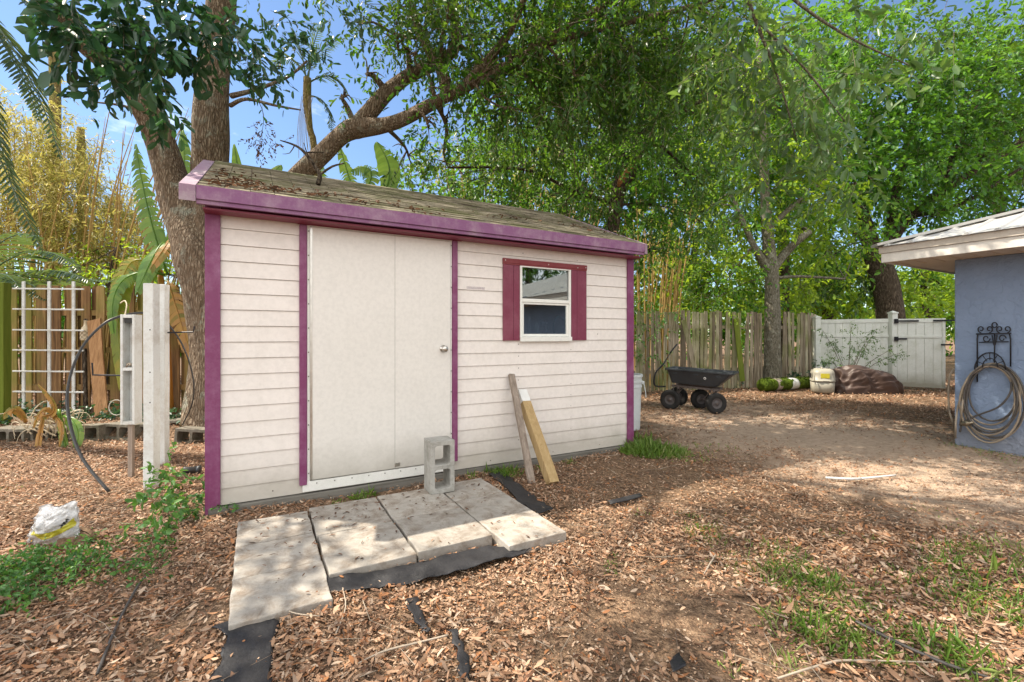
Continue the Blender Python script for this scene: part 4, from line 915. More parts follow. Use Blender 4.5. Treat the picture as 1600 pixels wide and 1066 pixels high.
def wheel(c, ax):
    ax = Vector(ax).normalized(); q = ax.to_track_quat('Z', 'Y').to_matrix().to_4x4(); Mx = Matrix.Translation((c.x, c.y, .165)) @ q
    prof = [(.085,-.035),(.11,-.046),(.14,-.048),(.158,-.036),(.166,-.014),(.166,.014),(.158,.036),(.14,.048),(.11,.046),(.085,.035)]
    wr = MB(); vs = []; fs = []; nn = 72
    for q_i, (r_, z__) in enumerate(prof):
        for k in range(nn):
            rr_ = r_ + (.0045 if (abs(z__) < .037 and r_ > .15 and ((k + (2 if z__ > 0 else 0)) // 2) % 2) else 0); a = 2*PI*k/nn; vs.append(Mx @ Vector((rr_*math.cos(a), rr_*math.sin(a), z__)))
        if q_i:
            b = (q_i-1)*nn; fs += [(b+k, b+(k+1)%nn, b+nn+(k+1)%nn, b+nn+k) for k in range(nn)]
    t = wr.add(vs, fs).build('wheel', M['rubber'], ct, True, smooth=False)
    MB().lathe([(.003,-.03),(.02,-.034),(.028,-.015),(.07,-.012),(.088,-.034),(.092,-.03),(.092,.03),(.088,.034),(.07,.012),(.028,.015),(.02,.034),(.003,.03)], 28, Mx).build('rim', M['rim'], t, True, smooth=True)
    MB().lathe([(.003,-.042),(.014,-.042),(.014,.042),(.003,.042)], 12, Mx).build('hub', M['rust'], t, True)
cw = {k: ci @ Vector((v[0], v[1], 0)) for k, v in whp.items()}
wheel(cw['RL'], cw['RF']-cw['RL']); wheel(cw['RF'], cw['RF']-cw['RL']); wheel(cw['FL'], cw['FF']-cw['FL']); wheel(cw['FF'], cw['FF']-cw['FL'])
mb = MB(); z_ = Vector((0,0,.165))
for a, b, m in (('RL','RF',-.33), ('FL','FF',.26)):
    mb.tube([cw[a]+z_, cw[b]+z_], .012, 8); c = (cw[a]+cw[b])/2+z_
    for sy in (-.12, .12): mb.tube([c, (m+.06, sy, .37)], .009, 6); mb.tube([c+(cw[b]-cw[a])*.3*(1 if sy > 0 else -1), (m-.06, sy, .37)], .009, 6)
mb.build('axle_struts', M['rust'], ct, True)
mb = MB(); P3 = [W(1040,604,8.0), W(1024,603,8.0), W(1022,592,8.0), W(1026,580,8.0), W(1036,570,8.0), W(1041,562,8.05)]
mb.tube(P3, .014, 8, sm=3)
h1 = mb.build('handle', M['iron'], ct, smooth=True)
MB().tube([W(1047,552,8.1), W(1052,545,8.1), W(1058,538,8.12)], .013, 8, sm=2).tube([W(1041,562,8.05), W(1047,552,8.1)], .008, 6).build('grip', M['iron'], h1, smooth=True)

# ------------------------------------------------------------------ bin, carrier, heap, log roll
bc = W(979, HZ, 6.22); bn = empty('white_garden_bin', (bc.x, bc.y, 0), 0, 'tall ribbed white bin of soil standing behind the right shed corner', 'bin')
MB().lathe([(.003,0),(.17,0),(.175,.02),(.195,.56),(.203,.565),(.203,.59),(.196,.595),(.197,.625),(.206,.63),(.206,.655),(.199,.66),(.200,.70),(.212,.705),(.212,.735),(.196,.74),(.186,.735),(.180,.60),(.003,.60)], 40).build('body', M['pail'], bn, True, smooth=False)
MB().lathe([(.003,.70),(.1,.705),(.186,.69),(.187,.68)], 28).build('soil', M['soilfill'], bn, True, smooth=True)
MB().box(.200, .235, -.03, .03, .60, .64).tube([(.225,-.02,.62),(.228,-.10,.50),(.215,-.16,.44)], .006, 6, sm=3).build('handle', M['pail'], bn, True, bevel=.003)
cr_ = W(1285, HZ, 10.25); pc = empty('pet_carrier', (cr_.x, cr_.y, 0), R(-28), 'rounded beige plastic carrier with a yellow sticker beside the brown heap', 'pet carrier')
def sup(cx, cy, a, b, z, n=28, e=3.2):
    o = []
    for k in range(n):
        t = 2*PI*k/n; c, s_ = math.cos(t), math.sin(t); o.append((cx+a*abs(c)**(2/e)*(1 if c >= 0 else -1), cy+b*abs(s_)**(2/e)*(1 if s_ >= 0 else -1), z))
    return o
mb = MB(); loft(mb, [sup(0,0,.19,.26,0), sup(0,0,.215,.285,.03), sup(0,0,.225,.30,.25)]); mb.build('lower_shell', M['carrier'], pc, True, smooth=True)
mb = MB(); loft(mb, [sup(0,0,.235,.31,.252), sup(0,0,.235,.31,.275), sup(0,0,.228,.303,.277), sup(0,0,.222,.292,.42), sup(0,0,.205,.27,.485), sup(0,0,.15,.21,.52), sup(0,0,.02,.04,.53)]); mb.build('upper_shell', M['carrier'], pc, True, smooth=True)
mb = MB()
for k in range(5): mb.box(-.236, -.222, -.2+.09*k, -.17+.09*k, .32, .42)
mb.build('vent_slots', M['dark'], pc, True)
MB().box(-.06, .10, -.3, -.288, .33, .43).build('yellow_sticker', M['yellow'], pc, True)
MB().box(-.02, .09, -.312, -.3085, .262, .272).build('nameplate_line', M['ink'], pc, True)
MB().tube([(-.02,-.12,.50),(-.02,-.1,.545),(-.02,.1,.545),(-.02,.12,.50)], .012, 8, sm=3).build('carry_handle', M['carrier'], pc, True, smooth=True)
hb = W(1350, HZ, 10.15)
from mathutils import noise as mn
def sst(a, b, v): t = max(0, min(1, (v-a)/(b-a))); return t*t*(3-2*t)
def heap(u, v):
    a = u*2*PI; r = math.sin(v*PI/2); ex = 1 + .10*math.sin(2*a+1) + .06*math.sin(5*a); x = .67*r*math.cos(a)*ex; y = .36*r*math.sin(a)*ex
    prof = max(0, math.cos(v*PI/2))**.62; xs_ = x/.67
    h = .57*prof*(1-.26*xs_-.10*xs_*xs_)
    wv = .35*mn.noise(Vector((x*1.7, y*1.7, 3))); f1 = mn.noise(Vector((x*2.0, y*2.6, 1.3)))
    rd = 1-abs(mn.noise(Vector((x*1.5+wv, (y+.30*x+h*.5)*6.0+wv*3, .5))))*2.6; r2 = 1-abs(mn.noise(Vector((x*3+wv*2, (y-.2*x+h)*12, 4.5))))*2.6
    lf = sst(-.1, -.6, x); ga = 1-abs(mn.noise(Vector(((x+wv*.5)*8, (h+y)*5, 9))))*2.6
    k = .06*f1 + (.085*rd + .03*r2)*r*(1-.4*lf) + .075*ga*lf*r
    return (x*(1+k*.9), y*(1+k*1.3), max(0, h + k*(.35+.65*prof)) - .02)
def z_f(x): return math.sin(x*33)*2
mb = MB().grid(heap, 180, 60)
o = mb.build('brown_cloth_heap', M['tarp'], smooth=True); o.location = (hb.x, hb.y, 0); o.rotation_euler = (0,0,R(-10)); tag(o, 'slumped dark brown cloth or cover heaped on the ground before the white fence', 'cloth heap')
lgp = [W(1190,600,10.35), W(1215,598,10.5), W(1266,592,11.0)]
lgo = empty('mossy_log', W(1190,610,10.35), 0, 'moss covered log lying at the foot of the grey tree', 'log')
a_ = Vector((lgp[0].x, lgp[0].y, .14)); b_ = Vector((lgp[2].x, lgp[2].y, .13))
mb = MB(); mb.tube([a_.lerp(b_, t) for t in [i/16 for i in range(17)]], [.135 + .004*math.sin(i*1.7) for i in range(17)], 18, rough=.03); mb.build('trunk', M['moss'], lgo, smooth=True)
for t0, t1, m in ((.23,.33,M['plank_g']), (.52,.66,M['whitepost'])):
    mb = MB(); mb.tube([a_.lerp(b_, t0+(t1-t0)*i/4) for i in range(5)], .139, 18, rough=.03); mb.build('torn_wrapping', m, lgo, smooth=True)
n = 900; t = RNG.random(n); t = t[((t < .21) | (t > .35)) & ((t < .50) | (t > .68))]; n = len(t); an = RNG.uniform(-.3, PI+.3, n); ab = np.array(b_-a_); P = np.array(a_)[None] + ab[None]*t[:, None] + np.stack([-np.cos(an)*0 + .0*an, -np.cos(an)*.14, np.sin(an)*.14], 1)
V, Q = leaf_geo(P, rdir(n), rdir(n), .05, .02); link('moss_tufts', arr_mesh('mt', V, Q), M['moss'], lgo)

# ------------------------------------------------------------------ foliage machinery
CK = 1.0
def sprays(C, Rr, dens, leaf, width, tl=.45, k=10, droop=.35, jit=.5, shell=.55, clump=True):
    """C centres, Rr (rx,ry,rz); twigs with alternating leaves; returns leaf V,Q and twig V,Q"""
    LV = []; TA = []; TB = []; LP = []; LD = []; 
    for c, r in zip(C, Rr):
        vol = 4.19*r[0]*r[1]*r[2]; n = max(6, int(vol*dens)); d = rdir(n); rad = RNG.random(n)**(1/2.2)*(1-.0*shell)
        # lumpy outline
        ph = RNG.uniform(0, 6.28, 3); lump = 1 + .22*np.sin(3*np.arctan2(d[:,1], d[:,0])+ph[0]) + .2*np.sin(4*d[:,2]+ph[1]) + .15*np.sin(7*d[:,0]+ph[2])
        p = np.array(c)[None] + d*rad[:, None]*np.array(r)[None]*lump[:, None]
        if clump:
            kk = CK*min(6.0, 3.2/max(r)); a_ = p*kk; b_ = np.stack([a_[:,0]*.8+a_[:,2]*.6, a_[:,1]*.9-a_[:,0]*.4, a_[:,2]*.8-a_[:,1]*.6], 1)
            fv = np.sin(b_[:,0]*1.9+1.3*np.sin(b_[:,1]))*np.sin(b_[:,1]*2.1+1.1*np.sin(b_[:,2]))+np.sin(b_[:,2]*2.3+np.sin(b_[:,0]*1.4))*.6
            kp = fv > -.15 + RNG.random(len(p))*.3
            if kp.sum() > 5: p = p[kp]; d = d[kp]; n = len(p)
        td = nrm(d*.7 + rdir(n)*.8 + np.array([0,0,-droop])[None]); ln = tl*RNG.uniform(.5, 1.3, n)
        TA.append(p); TB.append(p + td*ln[:, None])
        for j in range(k):
            f = (j+.6)/k; q = p + td*(ln*f)[:, None] - np.array([0,0,1.])[None]*(ln*.18*f*f)[:, None]
            LP.append(q); s_ = np.cross(td, rdir(n)); ld = nrm(td*.7 + nrm(s_)*.9*(1 if j % 2 else -1) + rdir(n)*jit*.5 + np.array([0,0,-.25])); LD.append(ld)
    TA = np.concatenate(TA); TB = np.concatenate(TB); LP = np.concatenate(LP); LD = np.concatenate(LD); n = len(LP)
    Nn = nrm(np.array([0,0,1.])[None] + RNG.normal(size=(n,3))*.6)
    ll = leaf*RNG.uniform(.6, 1.25, n)
    LVQ = leaf_geo(LP, LD, Nn, ll, ll*(width/leaf)*RNG.uniform(.8,1.2,n), RNG.uniform(0,.3,n), .18)
    return LVQ, stick_geo(TA, TB, .0022 + .0*TA[:, 0])
def blobs(lst):
    C = [tuple(W(b[0], b[1], b[2])) for b in lst]; Rr = [(b[3], b[5] if len(b) > 5 else b[3], b[4]) for b in lst]; return C, Rr
def tree(name, label, cat, base, limbs, lst, mats, dens, leaf, width, bark, tl=.45, k=10, extra=None, group=None, conn=True, droop=.35, nt_=10):
    root = empty(name, base, 0, label, cat, group); mb = MB(); alll = []
    for li, (pts, rad) in enumerate(limbs):
        mb.tube(pts, rad, 16 if max(rad) > .1 else 8, sm=5, rough=.07 if max(rad) > .1 else .04); alll += [(Vector(p), r_) for p, r_ in zip(pts, rad)]
    mb.build('trunk', M[bark], root, smooth=True)
    C, Rr = blobs(lst) if lst else ([], [])
    if extra: C += [e_[0] for e_ in extra]; Rr += [e_[1] for e_ in extra]
    if not C: return root
    bm_ = MB()
    if conn:
        for c, r in zip(C, Rr):
            c = Vector(c); cand = sorted(alll, key=lambda a: (a[0]-c).length + (1.5 if a[1] > .2 else 0))[:3]; a, ra = random.choice(cand[:2])
            m1 = a.lerp(c, .35) + Vector((random.uniform(-.1,.1), random.uniform(-.1,.1), random.uniform(.0,.2))); m2 = a.lerp(c, .7) + Vector((random.uniform(-.1,.1), random.uniform(-.1,.1), random.uniform(-.05,.1)))
            r0 = min(ra*.5, .055)
            bm_.tube([a, m1, m2, c], [r0, r0*.7, r0*.45, r0*.25], 6, sm=3)
            for _ in range(6):
                v = Vector(rdir(1)[0]); e_ = c + Vector((v.x*r[0], v.y*r[1], v.z*r[2]))*.9; s_ = m2.lerp(c, random.random())
                bm_.tube([s_, s_.lerp(e_, .5)+Vector((0,0,.05)), e_], [r0*.28, r0*.18, .003], 5, sm=2)
        bm_.build('branches', M[bark], root, smooth=True)
    idx = RNG.integers(0, len(mats), len(C)) if isinstance(mats, list) else None
    ml = mats if isinstance(mats, list) else [mats]; TV = []; TQ = []; o_ = 0
    for i, m in enumerate(ml):
        cc = [c for j, c in enumerate(C) if idx is None or idx[j] == i]; rr = [c for j, c in enumerate(Rr) if idx is None or idx[j] == i]
        if not cc: continue
        (LV, LQ), (sv, sq) = sprays(cc, rr, dens, leaf, width, tl, k, droop)
        link('crown', arr_mesh('crown', LV, LQ), M[m], root); TV.append(sv); TQ.append(sq+o_); o_ += len(sv)
    link('twigs', arr_mesh('twigs', np.concatenate(TV), np.concatenate(TQ)), M['twig'], root)
    print(name, sum(len(t)//6 for t in TV)*k); return root
def path(lst): # (px,py,d,rpx)
    return [W(a[0], a[1], a[2]) for a in lst], [a[3]*a[2]/F*math.cos(math.atan(min(900, abs(a[0]-800))/F))**.85 for a in lst]

random.seed(11)
# --- big oak left of the shed
d = 6.15
limbs = [path([(346,668,d,64),(344,640,d,54),(345,560,d,48),(340,480,d,50),(320,400,d,50),(292,340,d,36),(270,285,d,28),(253,230,d,26),(232,175,6.0,25),(195,120,5.8,24),(130,62,5.5,23),(60,-10,5.1,22),(-60,-120,4.6,18)]),
         path([(345,470,d,44),(334,390,d,36),(328,300,d,29),(328,240,d,29),(331,160,d,28),(337,80,d,25),(346,0,d,23),(352,-120,d,20),(380,-300,d,14)]),
         path([(352,560,d,34.4),(385,400,6.4,22.4),(432,315,6.5,16.3),(470,270,6.5,15.5),(500,245,6.5,15.0),(530,215,6.5,14.6),(556,200,6.5,16.3),(600,196,6.4,12.0),(640,182,6.4,10.3),(680,160,6.3,9.0),(740,130,6.2,8.2),(800,100,6.2,7.3),(850,68,6.1,6.5),(890,40,6,5.2),(960,0,6,3.4)]),
         path([(556,200,6.5,14),(580,172,6.5,13),(605,145,6.6,12.5),(640,118,6.7,10),(690,95,6.8,8),(712,70,6.8,9),(710,30,6.8,8),(700,-20,6.8,7),(690,-90,6.8,5)]),
         path([(700,150,6.3,12),(690,110,6.4,9),(660,60,6.5,7),(640,0,6.5,5),(610,-80,6.5,3)]),
         path([(720,140,6.2,8),(790,60,6.0,6),(830,-20,5.8,4),(900,-100,5.6,3)]),
         path([(360,165,d,4),(385,155,6,3),(430,165,6,2.2),(470,172,6,1.2)]), path([(362,150,d,5),(400,140,6,3.4),(450,120,6,2.5),(480,95,6,1.5)]),
         path([(232,178,6,4),(190,165,5.9,2.6),(150,160,5.9,1.4)]),
         path([(352,-60,d,14),(450,-160,5.4,11),(620,-260,4.6,9),(820,-330,4,6)]), path([(840,70,6.1,7),(960,40,6,5),(1080,10,5.8,4),(1180,-30,5.6,3)])]
bl = [(900,120,5.8,.5,.4),(980,90,5.8,.55,.4),(790,170,6.0,.4,.3),(860,180,6.2,.5,.35),(620,55,6.1,.3,.25),(700,30,5.8,.5,.3),(940,30,5.7,.6,.3),(690,130,5.9,.40,.28),(760,110,5.8,.45,.32),(840,70,5.7,.45,.3),(650,80,6.0,.35,.25),(720,60,5.9,.4,.3),(670,200,6.2,.25,.14),(660,40,6.6,.75,.5),(740,60,6.5,.85,.65),(830,40,6.3,.85,.6),(760,150,6.6,.6,.5),(700,190,6.8,.45,.35),(840,130,6.6,.7,.55),(900,60,6.2,.8,.65),(920,170,6.8,.75,.6),(980,40,6.0,.85,.6),(1060,60,6.0,.85,.65),(1000,130,6.4,.75,.6),
      (1120,30,5.8,.7,.5),(820,210,7.2,.65,.5),(900,240,7.4,.6,.5),(620,20,6.6,.5,.35),(560,40,6.2,.22,.16),(575,115,6.4,.25,.25),(540,150,6.4,.12,.12),(640,250,7.4,.4,.28),(700,262,7.6,.45,.30),(1010,230,7.4,.7,.55),(1100,150,6.6,.75,.65),(450,250,6.2,.0,.0),
      (700,-60,6.2,1.0,.5),(850,-70,6.0,1.0,.5),(1000,-70,5.8,1.0,.5),(800,90,6.4,.6,.4),(950,110,6.5,.6,.5)]
bl = [b for b in bl if b[3] > .05]
up = [((-.6,3.6,6.2),(1.1,1.0,.6)), ((.9,4.3,6.4),(1.2,1.0,.6)), ((-2.2,4.2,6.6),(1.1,1.0,.6)), ((-2.9,2.2,6.3),(.9,.9,.5)), ((-3.0,6.5,7.2),(1.2,1.2,.7)), ((1.6,8.0,7.6),(1.3,1.2,.7)), ((-5.0,5.2,6.9),(.9,.8,.5)), ((.2,2.2,6.0),(.8,.7,.4)), ((-5.6,3.3,6.1),(.85,.75,.4)), ((-6.5,2.7,6.4),(.8,.7,.4)), ((-4.7,2.4,6.0),(.6,.5,.3)), ((-7.2,4.0,6.6),(.6,.6,.3)), ((-5.3,3.1,5.5),(.6,.5,.3)), ((-6.0,3.0,6.6),(.7,.6,.35)), ((-5.8,3.5,6.2),(.6,.5,.35)), ((-5.6,2.7,5.9),(.6,.5,.3)), ((-4.9,3.0,6.2),(.5,.5,.3)), ((-3.7,2.7,6.1),(.55,.5,.3)), ((-2.4,3.1,6.2),(.6,.5,.3)), ((-1.5,3.9,6.0),(.6,.6,.3)), ((-.5,3.0,6.0),(.5,.5,.3)), ((-4.3,1.9,6.0),(.5,.4,.3)), ((-5.4,2.2,6.3),(.5,.5,.3)), ((.6,2.8,6.2),(.5,.5,.3)), ((1.6,3.8,6.2),(.6,.5,.3)), ((-3.3,3.7,6.3),(.5,.5,.3))]
tree('oak_tree', 'big brown-barked oak forking beside the left end of the shed, limbs over the roof', 'tree', W(346, 650, d), limbs, bl, ['oakleaf','oakleaf','midleaf'], 170, .085, .032, 'bark', .42, 10, extra=up)
# dark broad leaves on the left limb (a climbing plant)
ov = empty('climbing_vine', W(180, 120, 5.5), 0, 'climber with large glossy dark leaves covering the upper left oak limb', 'vine')
C, Rr = blobs([(120,30,4.2,.34,.22),(190,50,4.3,.36,.26),(150,90,4.3,.30,.20),(240,60,4.4,.36,.28),(250,120,4.5,.26,.22),(300,50,4.5,.34,.26),(340,60,4.6,.22,.2),(250,170,5.4,.12,.12),(100,60,4.1,.22,.16),(200,5,4.2,.5,.2),(310,5,4.4,.45,.2),(175,125,4.4,.16,.14)])
(LV, LQ), (sv, sq) = sprays(C, Rr, 175, .15, .062, .35, 8, .5); link('leaves', arr_mesh('l', LV, LQ), M['bigleaf'], ov); link('stems', arr_mesh('s', sv, sq), M['twig'], ov)
ov = empty('hanging_foliage', W(420, 60, 5.0), 0, 'sparse dark leafy sprigs hanging against the sky right of the upright trunk', 'foliage')
C, Rr = blobs([(400,30,4.8,.30,.2),(440,55,4.9,.26,.24),(385,70,4.7,.16,.2),(455,90,5,.16,.18),(380,110,4.8,.12,.12),(490,60,5.1,.16,.16),(520,20,5.2,.25,.12),(420,130,5,.12,.1),(560,10,5.3,.16,.1),(405,100,4.8,.14,.12)])
(LV, LQ), (sv, sq) = sprays(C, Rr, 150, .095, .036, .3, 7, .5); link('leaves', arr_mesh('l', LV, LQ), M['bigleaf'], ov); link('stems', arr_mesh('s', sv, sq), M['twig'], ov)
ov = empty('dried_sprig', W(410, 215, 6), 0, 'small sprig of reddish dead leaves hanging against the blue sky', 'sprig')
C, Rr = blobs([(410,195,6,.14,.14),(405,215,6,.16,.14),(425,225,6,.14,.1),(412,235,6,.1,.08)]); (LV, LQ), (sv, sq) = sprays(C, Rr, 900, .045, .018, .14, 5, .6); link('leaves', arr_mesh('l', LV, LQ), M['debris'], ov)
link('stems', arr_mesh('s', sv, sq), M['twig'], ov); MB().tube([W(400,150,6), W(412,180,6), W(408,215,6)], [.006,.004,.002], 5, sm=3).build('stem', M['bark_dark'], ov)

# --- overhanging tree whose trunk is out of frame behind the camera
lim = [([Vector(p) for p in ((2.6,-2.6,-.1),(2.5,-2.4,1.5),(2.2,-2.0,3.0),(1.9,-.9,3.9),(1.8,.6,4.4),(1.9,2.0,4.4),(2.2,3.2,4.0))], [.26,.22,.18,.12,.08,.05,.02]),
       ([Vector(p) for p in ((2.2,-2.0,3.0),(.5,-1.2,4.6),(-1.2,-.2,5.2),(-2.4,1.2,5.4))], [.12,.09,.06,.03]),
       path([(1080,-420,3.6,8),(1130,-120,3.9,5),(1180,30,4.2,3.2),(1215,120,4.4,2),(1245,220,4.6,1)]), path([(1130,-120,3.9,4),(1230,-10,4,3),(1330,60,4.1,2),(1440,110,4.2,1)]), path([(1180,30,4.2,2.4),(1260,110,4.3,1.8),(1320,190,4.5,1)]),
       ([Vector(p) for p in ((2.5,-2.2,2.2),(4.2,-1.0,4.2),(5.4,.6,4.9),(5.6,2.4,5.0))], [.12,.09,.06,.03])]
bl = [(1160,40,4.3,.42,.30),(1230,60,4.2,.40,.28),(1300,40,4.2,.42,.25),(1380,30,4.1,.35,.18),(1440,40,4.1,.30,.12),(1210,140,4.5,.42,.34),(1290,150,4.4,.38,.28),(1350,110,4.3,.30,.2),(1240,220,4.8,.30,.22),(1300,240,4.8,.24,.18),(1170,220,5.0,.36,.26),(1330,200,4.6,.2,.16),(1160,110,4.6,.4,.3),(1330,280,5,.16,.1),(1200,300,5.2,.24,.14)]
up = []
tree('overhanging_tree', 'leafy tree branch with larger grey-green leaves reaching in at the top right', 'tree', (2.6,-2.6,0), lim, bl, 'paleleaf', 105, .125, .044, 'bark_grey', .5, 9, extra=up, droop=.5, conn=False)

# --- tree with dark trunk and orange wound
d = 8.6
limbs = [path([(925,640,d,12),(935,520,d,12),(950,400,d,11),(963,320,d,11),(968,290,d,12),(985,262,d,14),(1000,220,d,13),(1012,170,d,12),(1022,110,d,10),(1040,20,d,7)]), path([(985,262,d,9),(965,220,d,8),(955,160,d,6),(930,80,d,4)]), path([(1010,200,d,8),(1060,170,8.2,6),(1120,150,8,3)]),
         path([(972,320,d,4),(900,300,8.2,3),(820,265,8,2.4),(700,262,7.6,1.6)])]
bl = [(720,290,8.2,.5,.28),(660,285,8.4,.4,.2),(800,320,8.2,.5,.25),(870,345,8.2,.5,.2),(780,235,8.0,.6,.4),(930,300,8.0,.6,.4),(870,250,8.0,.6,.4),(960,200,8.4,.85,.7),(1040,200,8.6,.95,.8),(1000,120,8.6,1.0,.8),(910,260,8.8,.8,.65),(860,310,9,.75,.5),(790,270,8.6,.65,.5),(950,350,9,.7,.5),(1030,320,9,.9,.7),(1080,270,8.8,.8,.7),(1020,390,9.3,.6,.45),(900,340,9.2,.6,.4),(1100,350,9.2,.7,.6),(1060,60,8.4,1.1,.7),(900,60,8.8,1.1,.8),(760,215,8.8,.65,.55),(700,235,9,.55,.45),(650,262,9.2,.5,.3),(740,285,9.2,.5,.3),(1120,220,8.6,.7,.6)]
t2 = tree('leafy_tree', 'dense dark tree behind the shed with an orange wound on its trunk', 'tree', W(925, 640, d), limbs, bl, ['midleaf','oakleaf','oakleaf'], 105, .10, .040, 'bark_dark', .5, 10)
MB().tube([W(966,292,d-.14), W(972,278,d-.19), W(983,264,d-.20), W(992,256,d-.17)], [.03,.075,.07,.02], 8, sm=3, flat=.6).build('bare_wound', M['wound'], t2, smooth=True)

# --- pale trunk tree
d = 11.25
limbs = [path([(1208,612,d,17),(1207,590,d,15),(1207,540,d,13.5),(1207,500,d,12.5),(1206,450,d,11.5),(1205,420,d,11),(1201,380,d,9.5),(1196,320,d,8),(1193,250,d,7),(1191,190,d,6),(1188,120,d,4.5),(1180,40,d,3)]), path([(1205,430,d,9),(1190,405,d,7),(1178,385,d,5.5),(1160,345,d,4),(1140,300,d,3)]), path([(1208,420,d,8),(1225,398,d,7),(1248,375,11,6.5),(1264,362,11,6)]), path([(1200,360,d,5),(1240,320,d,4),(1290,280,d,3)]),
         path([(1207,435,d,3),(1250,432,d,2.5),(1320,436,d,2)])]
bl = [(1130,440,11.6,1.0,.6),(1080,420,11.8,.9,.6),(1150,380,11.6,.9,.7),(1230,300,11.4,1.1,.9),(1180,300,11.6,1.1,.9),(1120,310,11.8,1.0,.8),(1260,230,11.4,1.1,.9),(1300,310,11.2,.9,.7),(1160,210,11.6,1.2,.9),(1250,380,11.6,.8,.45),(1100,470,12.2,1.0,.35),(1180,470,12.2,.9,.35),(1290,390,11.4,.8,.4),(1340,360,11.4,.7,.5),(1240,150,11.4,1.2,1.0),(1130,130,11.6,1.2,1.),(1060,380,12,.7,.6),(1250,450,12.6,1.0,.5)]
tree('pale_trunk_tree', 'slender tree with smooth pale grey trunk before the picket fence', 'tree', W(1208, 605, d), limbs, bl, ['midleaf','limeleaf'], 46, .13, .055, 'bark_grey', .65, 10)

# --- dark trunk behind the gate
d = 14
limbs = [path([(1402,640,d,26),(1398,560,d,24),(1393,500,d,23),(1384,450,d,22),(1372,410,d,20),(1362,385,d,15),(1350,340,d,10),(1330,290,d,7)]), path([(1375,420,d,16),(1395,370,d,12),(1425,335,d,10),(1470,300,13.8,8),(1520,270,13.5,7),(1580,235,13.2,6),(1640,200,13,5)]), path([(1390,370,d,9),(1400,300,d,8),(1420,220,d,6),(1440,120,d,4)]), path([(1470,300,13.8,5),(1500,220,13.6,4),(1540,140,13.4,3)]), path([(1355,380,d,4),(1310,350,d,3),(1265,340,d,2)]),
         path([(1425,338,d,5),(1500,320,13.6,4),(1600,260,13,3)])]
bl = [(1340,300,13.4,1.2,.8),(1400,270,13.2,1.2,.9),(1370,210,13.4,1.3,1.0),(1440,200,13.2,1.3,1.0),(1480,270,13,1.1,.8),(1430,330,13.2,.8,.5),(1500,170,13.2,1.2,.9),(1540,240,13,1.0,.8),(1600,200,13,1.2,.9),(1460,120,13.4,1.3,.9),(1560,110,13.4,1.2,.9),(1380,130,13.6,1.2,.9),(1340,60,13.6,1.3,.9),(1640,120,13.2,1.2,.9),(1600,300,12.8,.7,.5),(1520,310,13,.7,.4),(1460,340,13.4,.6,.3),(1600,30,13.4,1.1,.8),(1300,400,14.6,1.2,.6),(1470,400,15.5,1.0,.4),(1330,440,14.8,1.1,.5),(1450,50,13.6,1.1,.7),(1290,200,13.6,1.2,1.0),(1300,120,13.8,1.2,.9),(1520,50,13.6,.9,.6)]
tree('dark_trunk_tree', 'large tree with thick dark trunk standing beyond the white gate', 'tree', W(1400, 600, d), limbs, bl, ['midleaf','midleaf','oakleaf'], 42, .16, .068, 'bark_dark', .75, 10)

# --- background trees beyond the fences
random.seed(31)
bgs = [('bright yellow-green tree far beyond the picket fence, left of the pale trunk', 1090, 17, 'limeleaf', [(1060,430,17,1.8,1.2),(1120,400,17,1.8,1.3),(1020,460,16,1.4,.9),(1130,465,16,1.5,.6),(1080,350,18,1.8,1.3),(1000,380,17,1.5,1.3)]),
       ('sunlit green tree far beyond the fence between the pale and dark trunks', 1290, 19, 'limeleaf', [(1280,440,19,2.2,1.2),(1340,460,18,1.8,.9),(1240,420,20,2.2,1.5),(1310,380,20,2,1.6),(1200,470,18,1.8,.9)]),
       ('pale sunlit tree visible beyond the gate beside the blue house', 1450, 22, 'limeleaf', [(1440,440,22,2.4,1.3),(1490,460,22,2.2,1.2),(1500,400,24,2.4,1.8),(1420,480,20,1.8,.7),(1470,490,20,1.6,.6)]),
       ('tall green tree far behind the centre of the yard', 880, 15, 'midleaf', [(860,300,15,1.9,1.4),(760,280,15,1.7,1.2),(940,260,16,2.2,1.6),(820,200,16,2.2,1.6),(900,120,16,2.4,1.8),(1020,280,16,2,1.6),(1050,160,16,2.4,2),(960,380,15,1.6,1.1),(700,300,15,1.2,.8)]),
       ('green tree far off at the upper right behind the dark trunk tree', 1560, 21, 'midleaf', [(1560,180,21,2.6,2.2),(1480,250,22,2.2,1.8),(1620,260,20,2.2,1.8),(1500,100,22,2,1.5),(1560,330,22,2.2,1.2)]),
       ('green tree far behind the overhanging branches near the top right', 1220, 18, 'midleaf', [(1180,120,18,2.6,2.2),(1260,180,18,2.4,2),(1340,260,19,2.2,1.8),(1140,230,18,2.2,1.8),(1300,60,19,2.2,1.6),(1240,300,18,2,1.5)]),
       ('shrubby green tree low behind the left board fence', 175, 9.5, 'limeleaf', [(110,430,9.2,.6,.35),(170,420,9.5,.7,.45),(235,425,9.5,.6,.4),(280,430,9.2,.5,.4),(140,400,10,.6,.35),(60,440,9.0,.5,.3),(210,395,10,.5,.3)])]
for lab, px, dd_, m, lst in bgs:
    b_ = W(px, HZ, dd_); b_.z = 0; top = max(W(l[0], l[1], l[2]).z for l in lst)
    lim = [([b_, b_+Vector((.1,0,top*.4)), b_+Vector((-.1,.1,top*.75)), b_+Vector((.1,0,top))], [.02*dd_*.7, .016*dd_*.7, .01*dd_*.7, .03])]
    sc_ = dd_/15; tree('background_tree', lab, 'tree', b_, lim, lst, m, 16 if dd_ > 12 else 90, .21 if dd_ > 12 else .10, .10 if dd_ > 12 else .04, 'bark_dark', .9 if dd_ > 12 else .4, 9)
random.seed(77)
b_ = Vector((15.5, -4.5, 0))
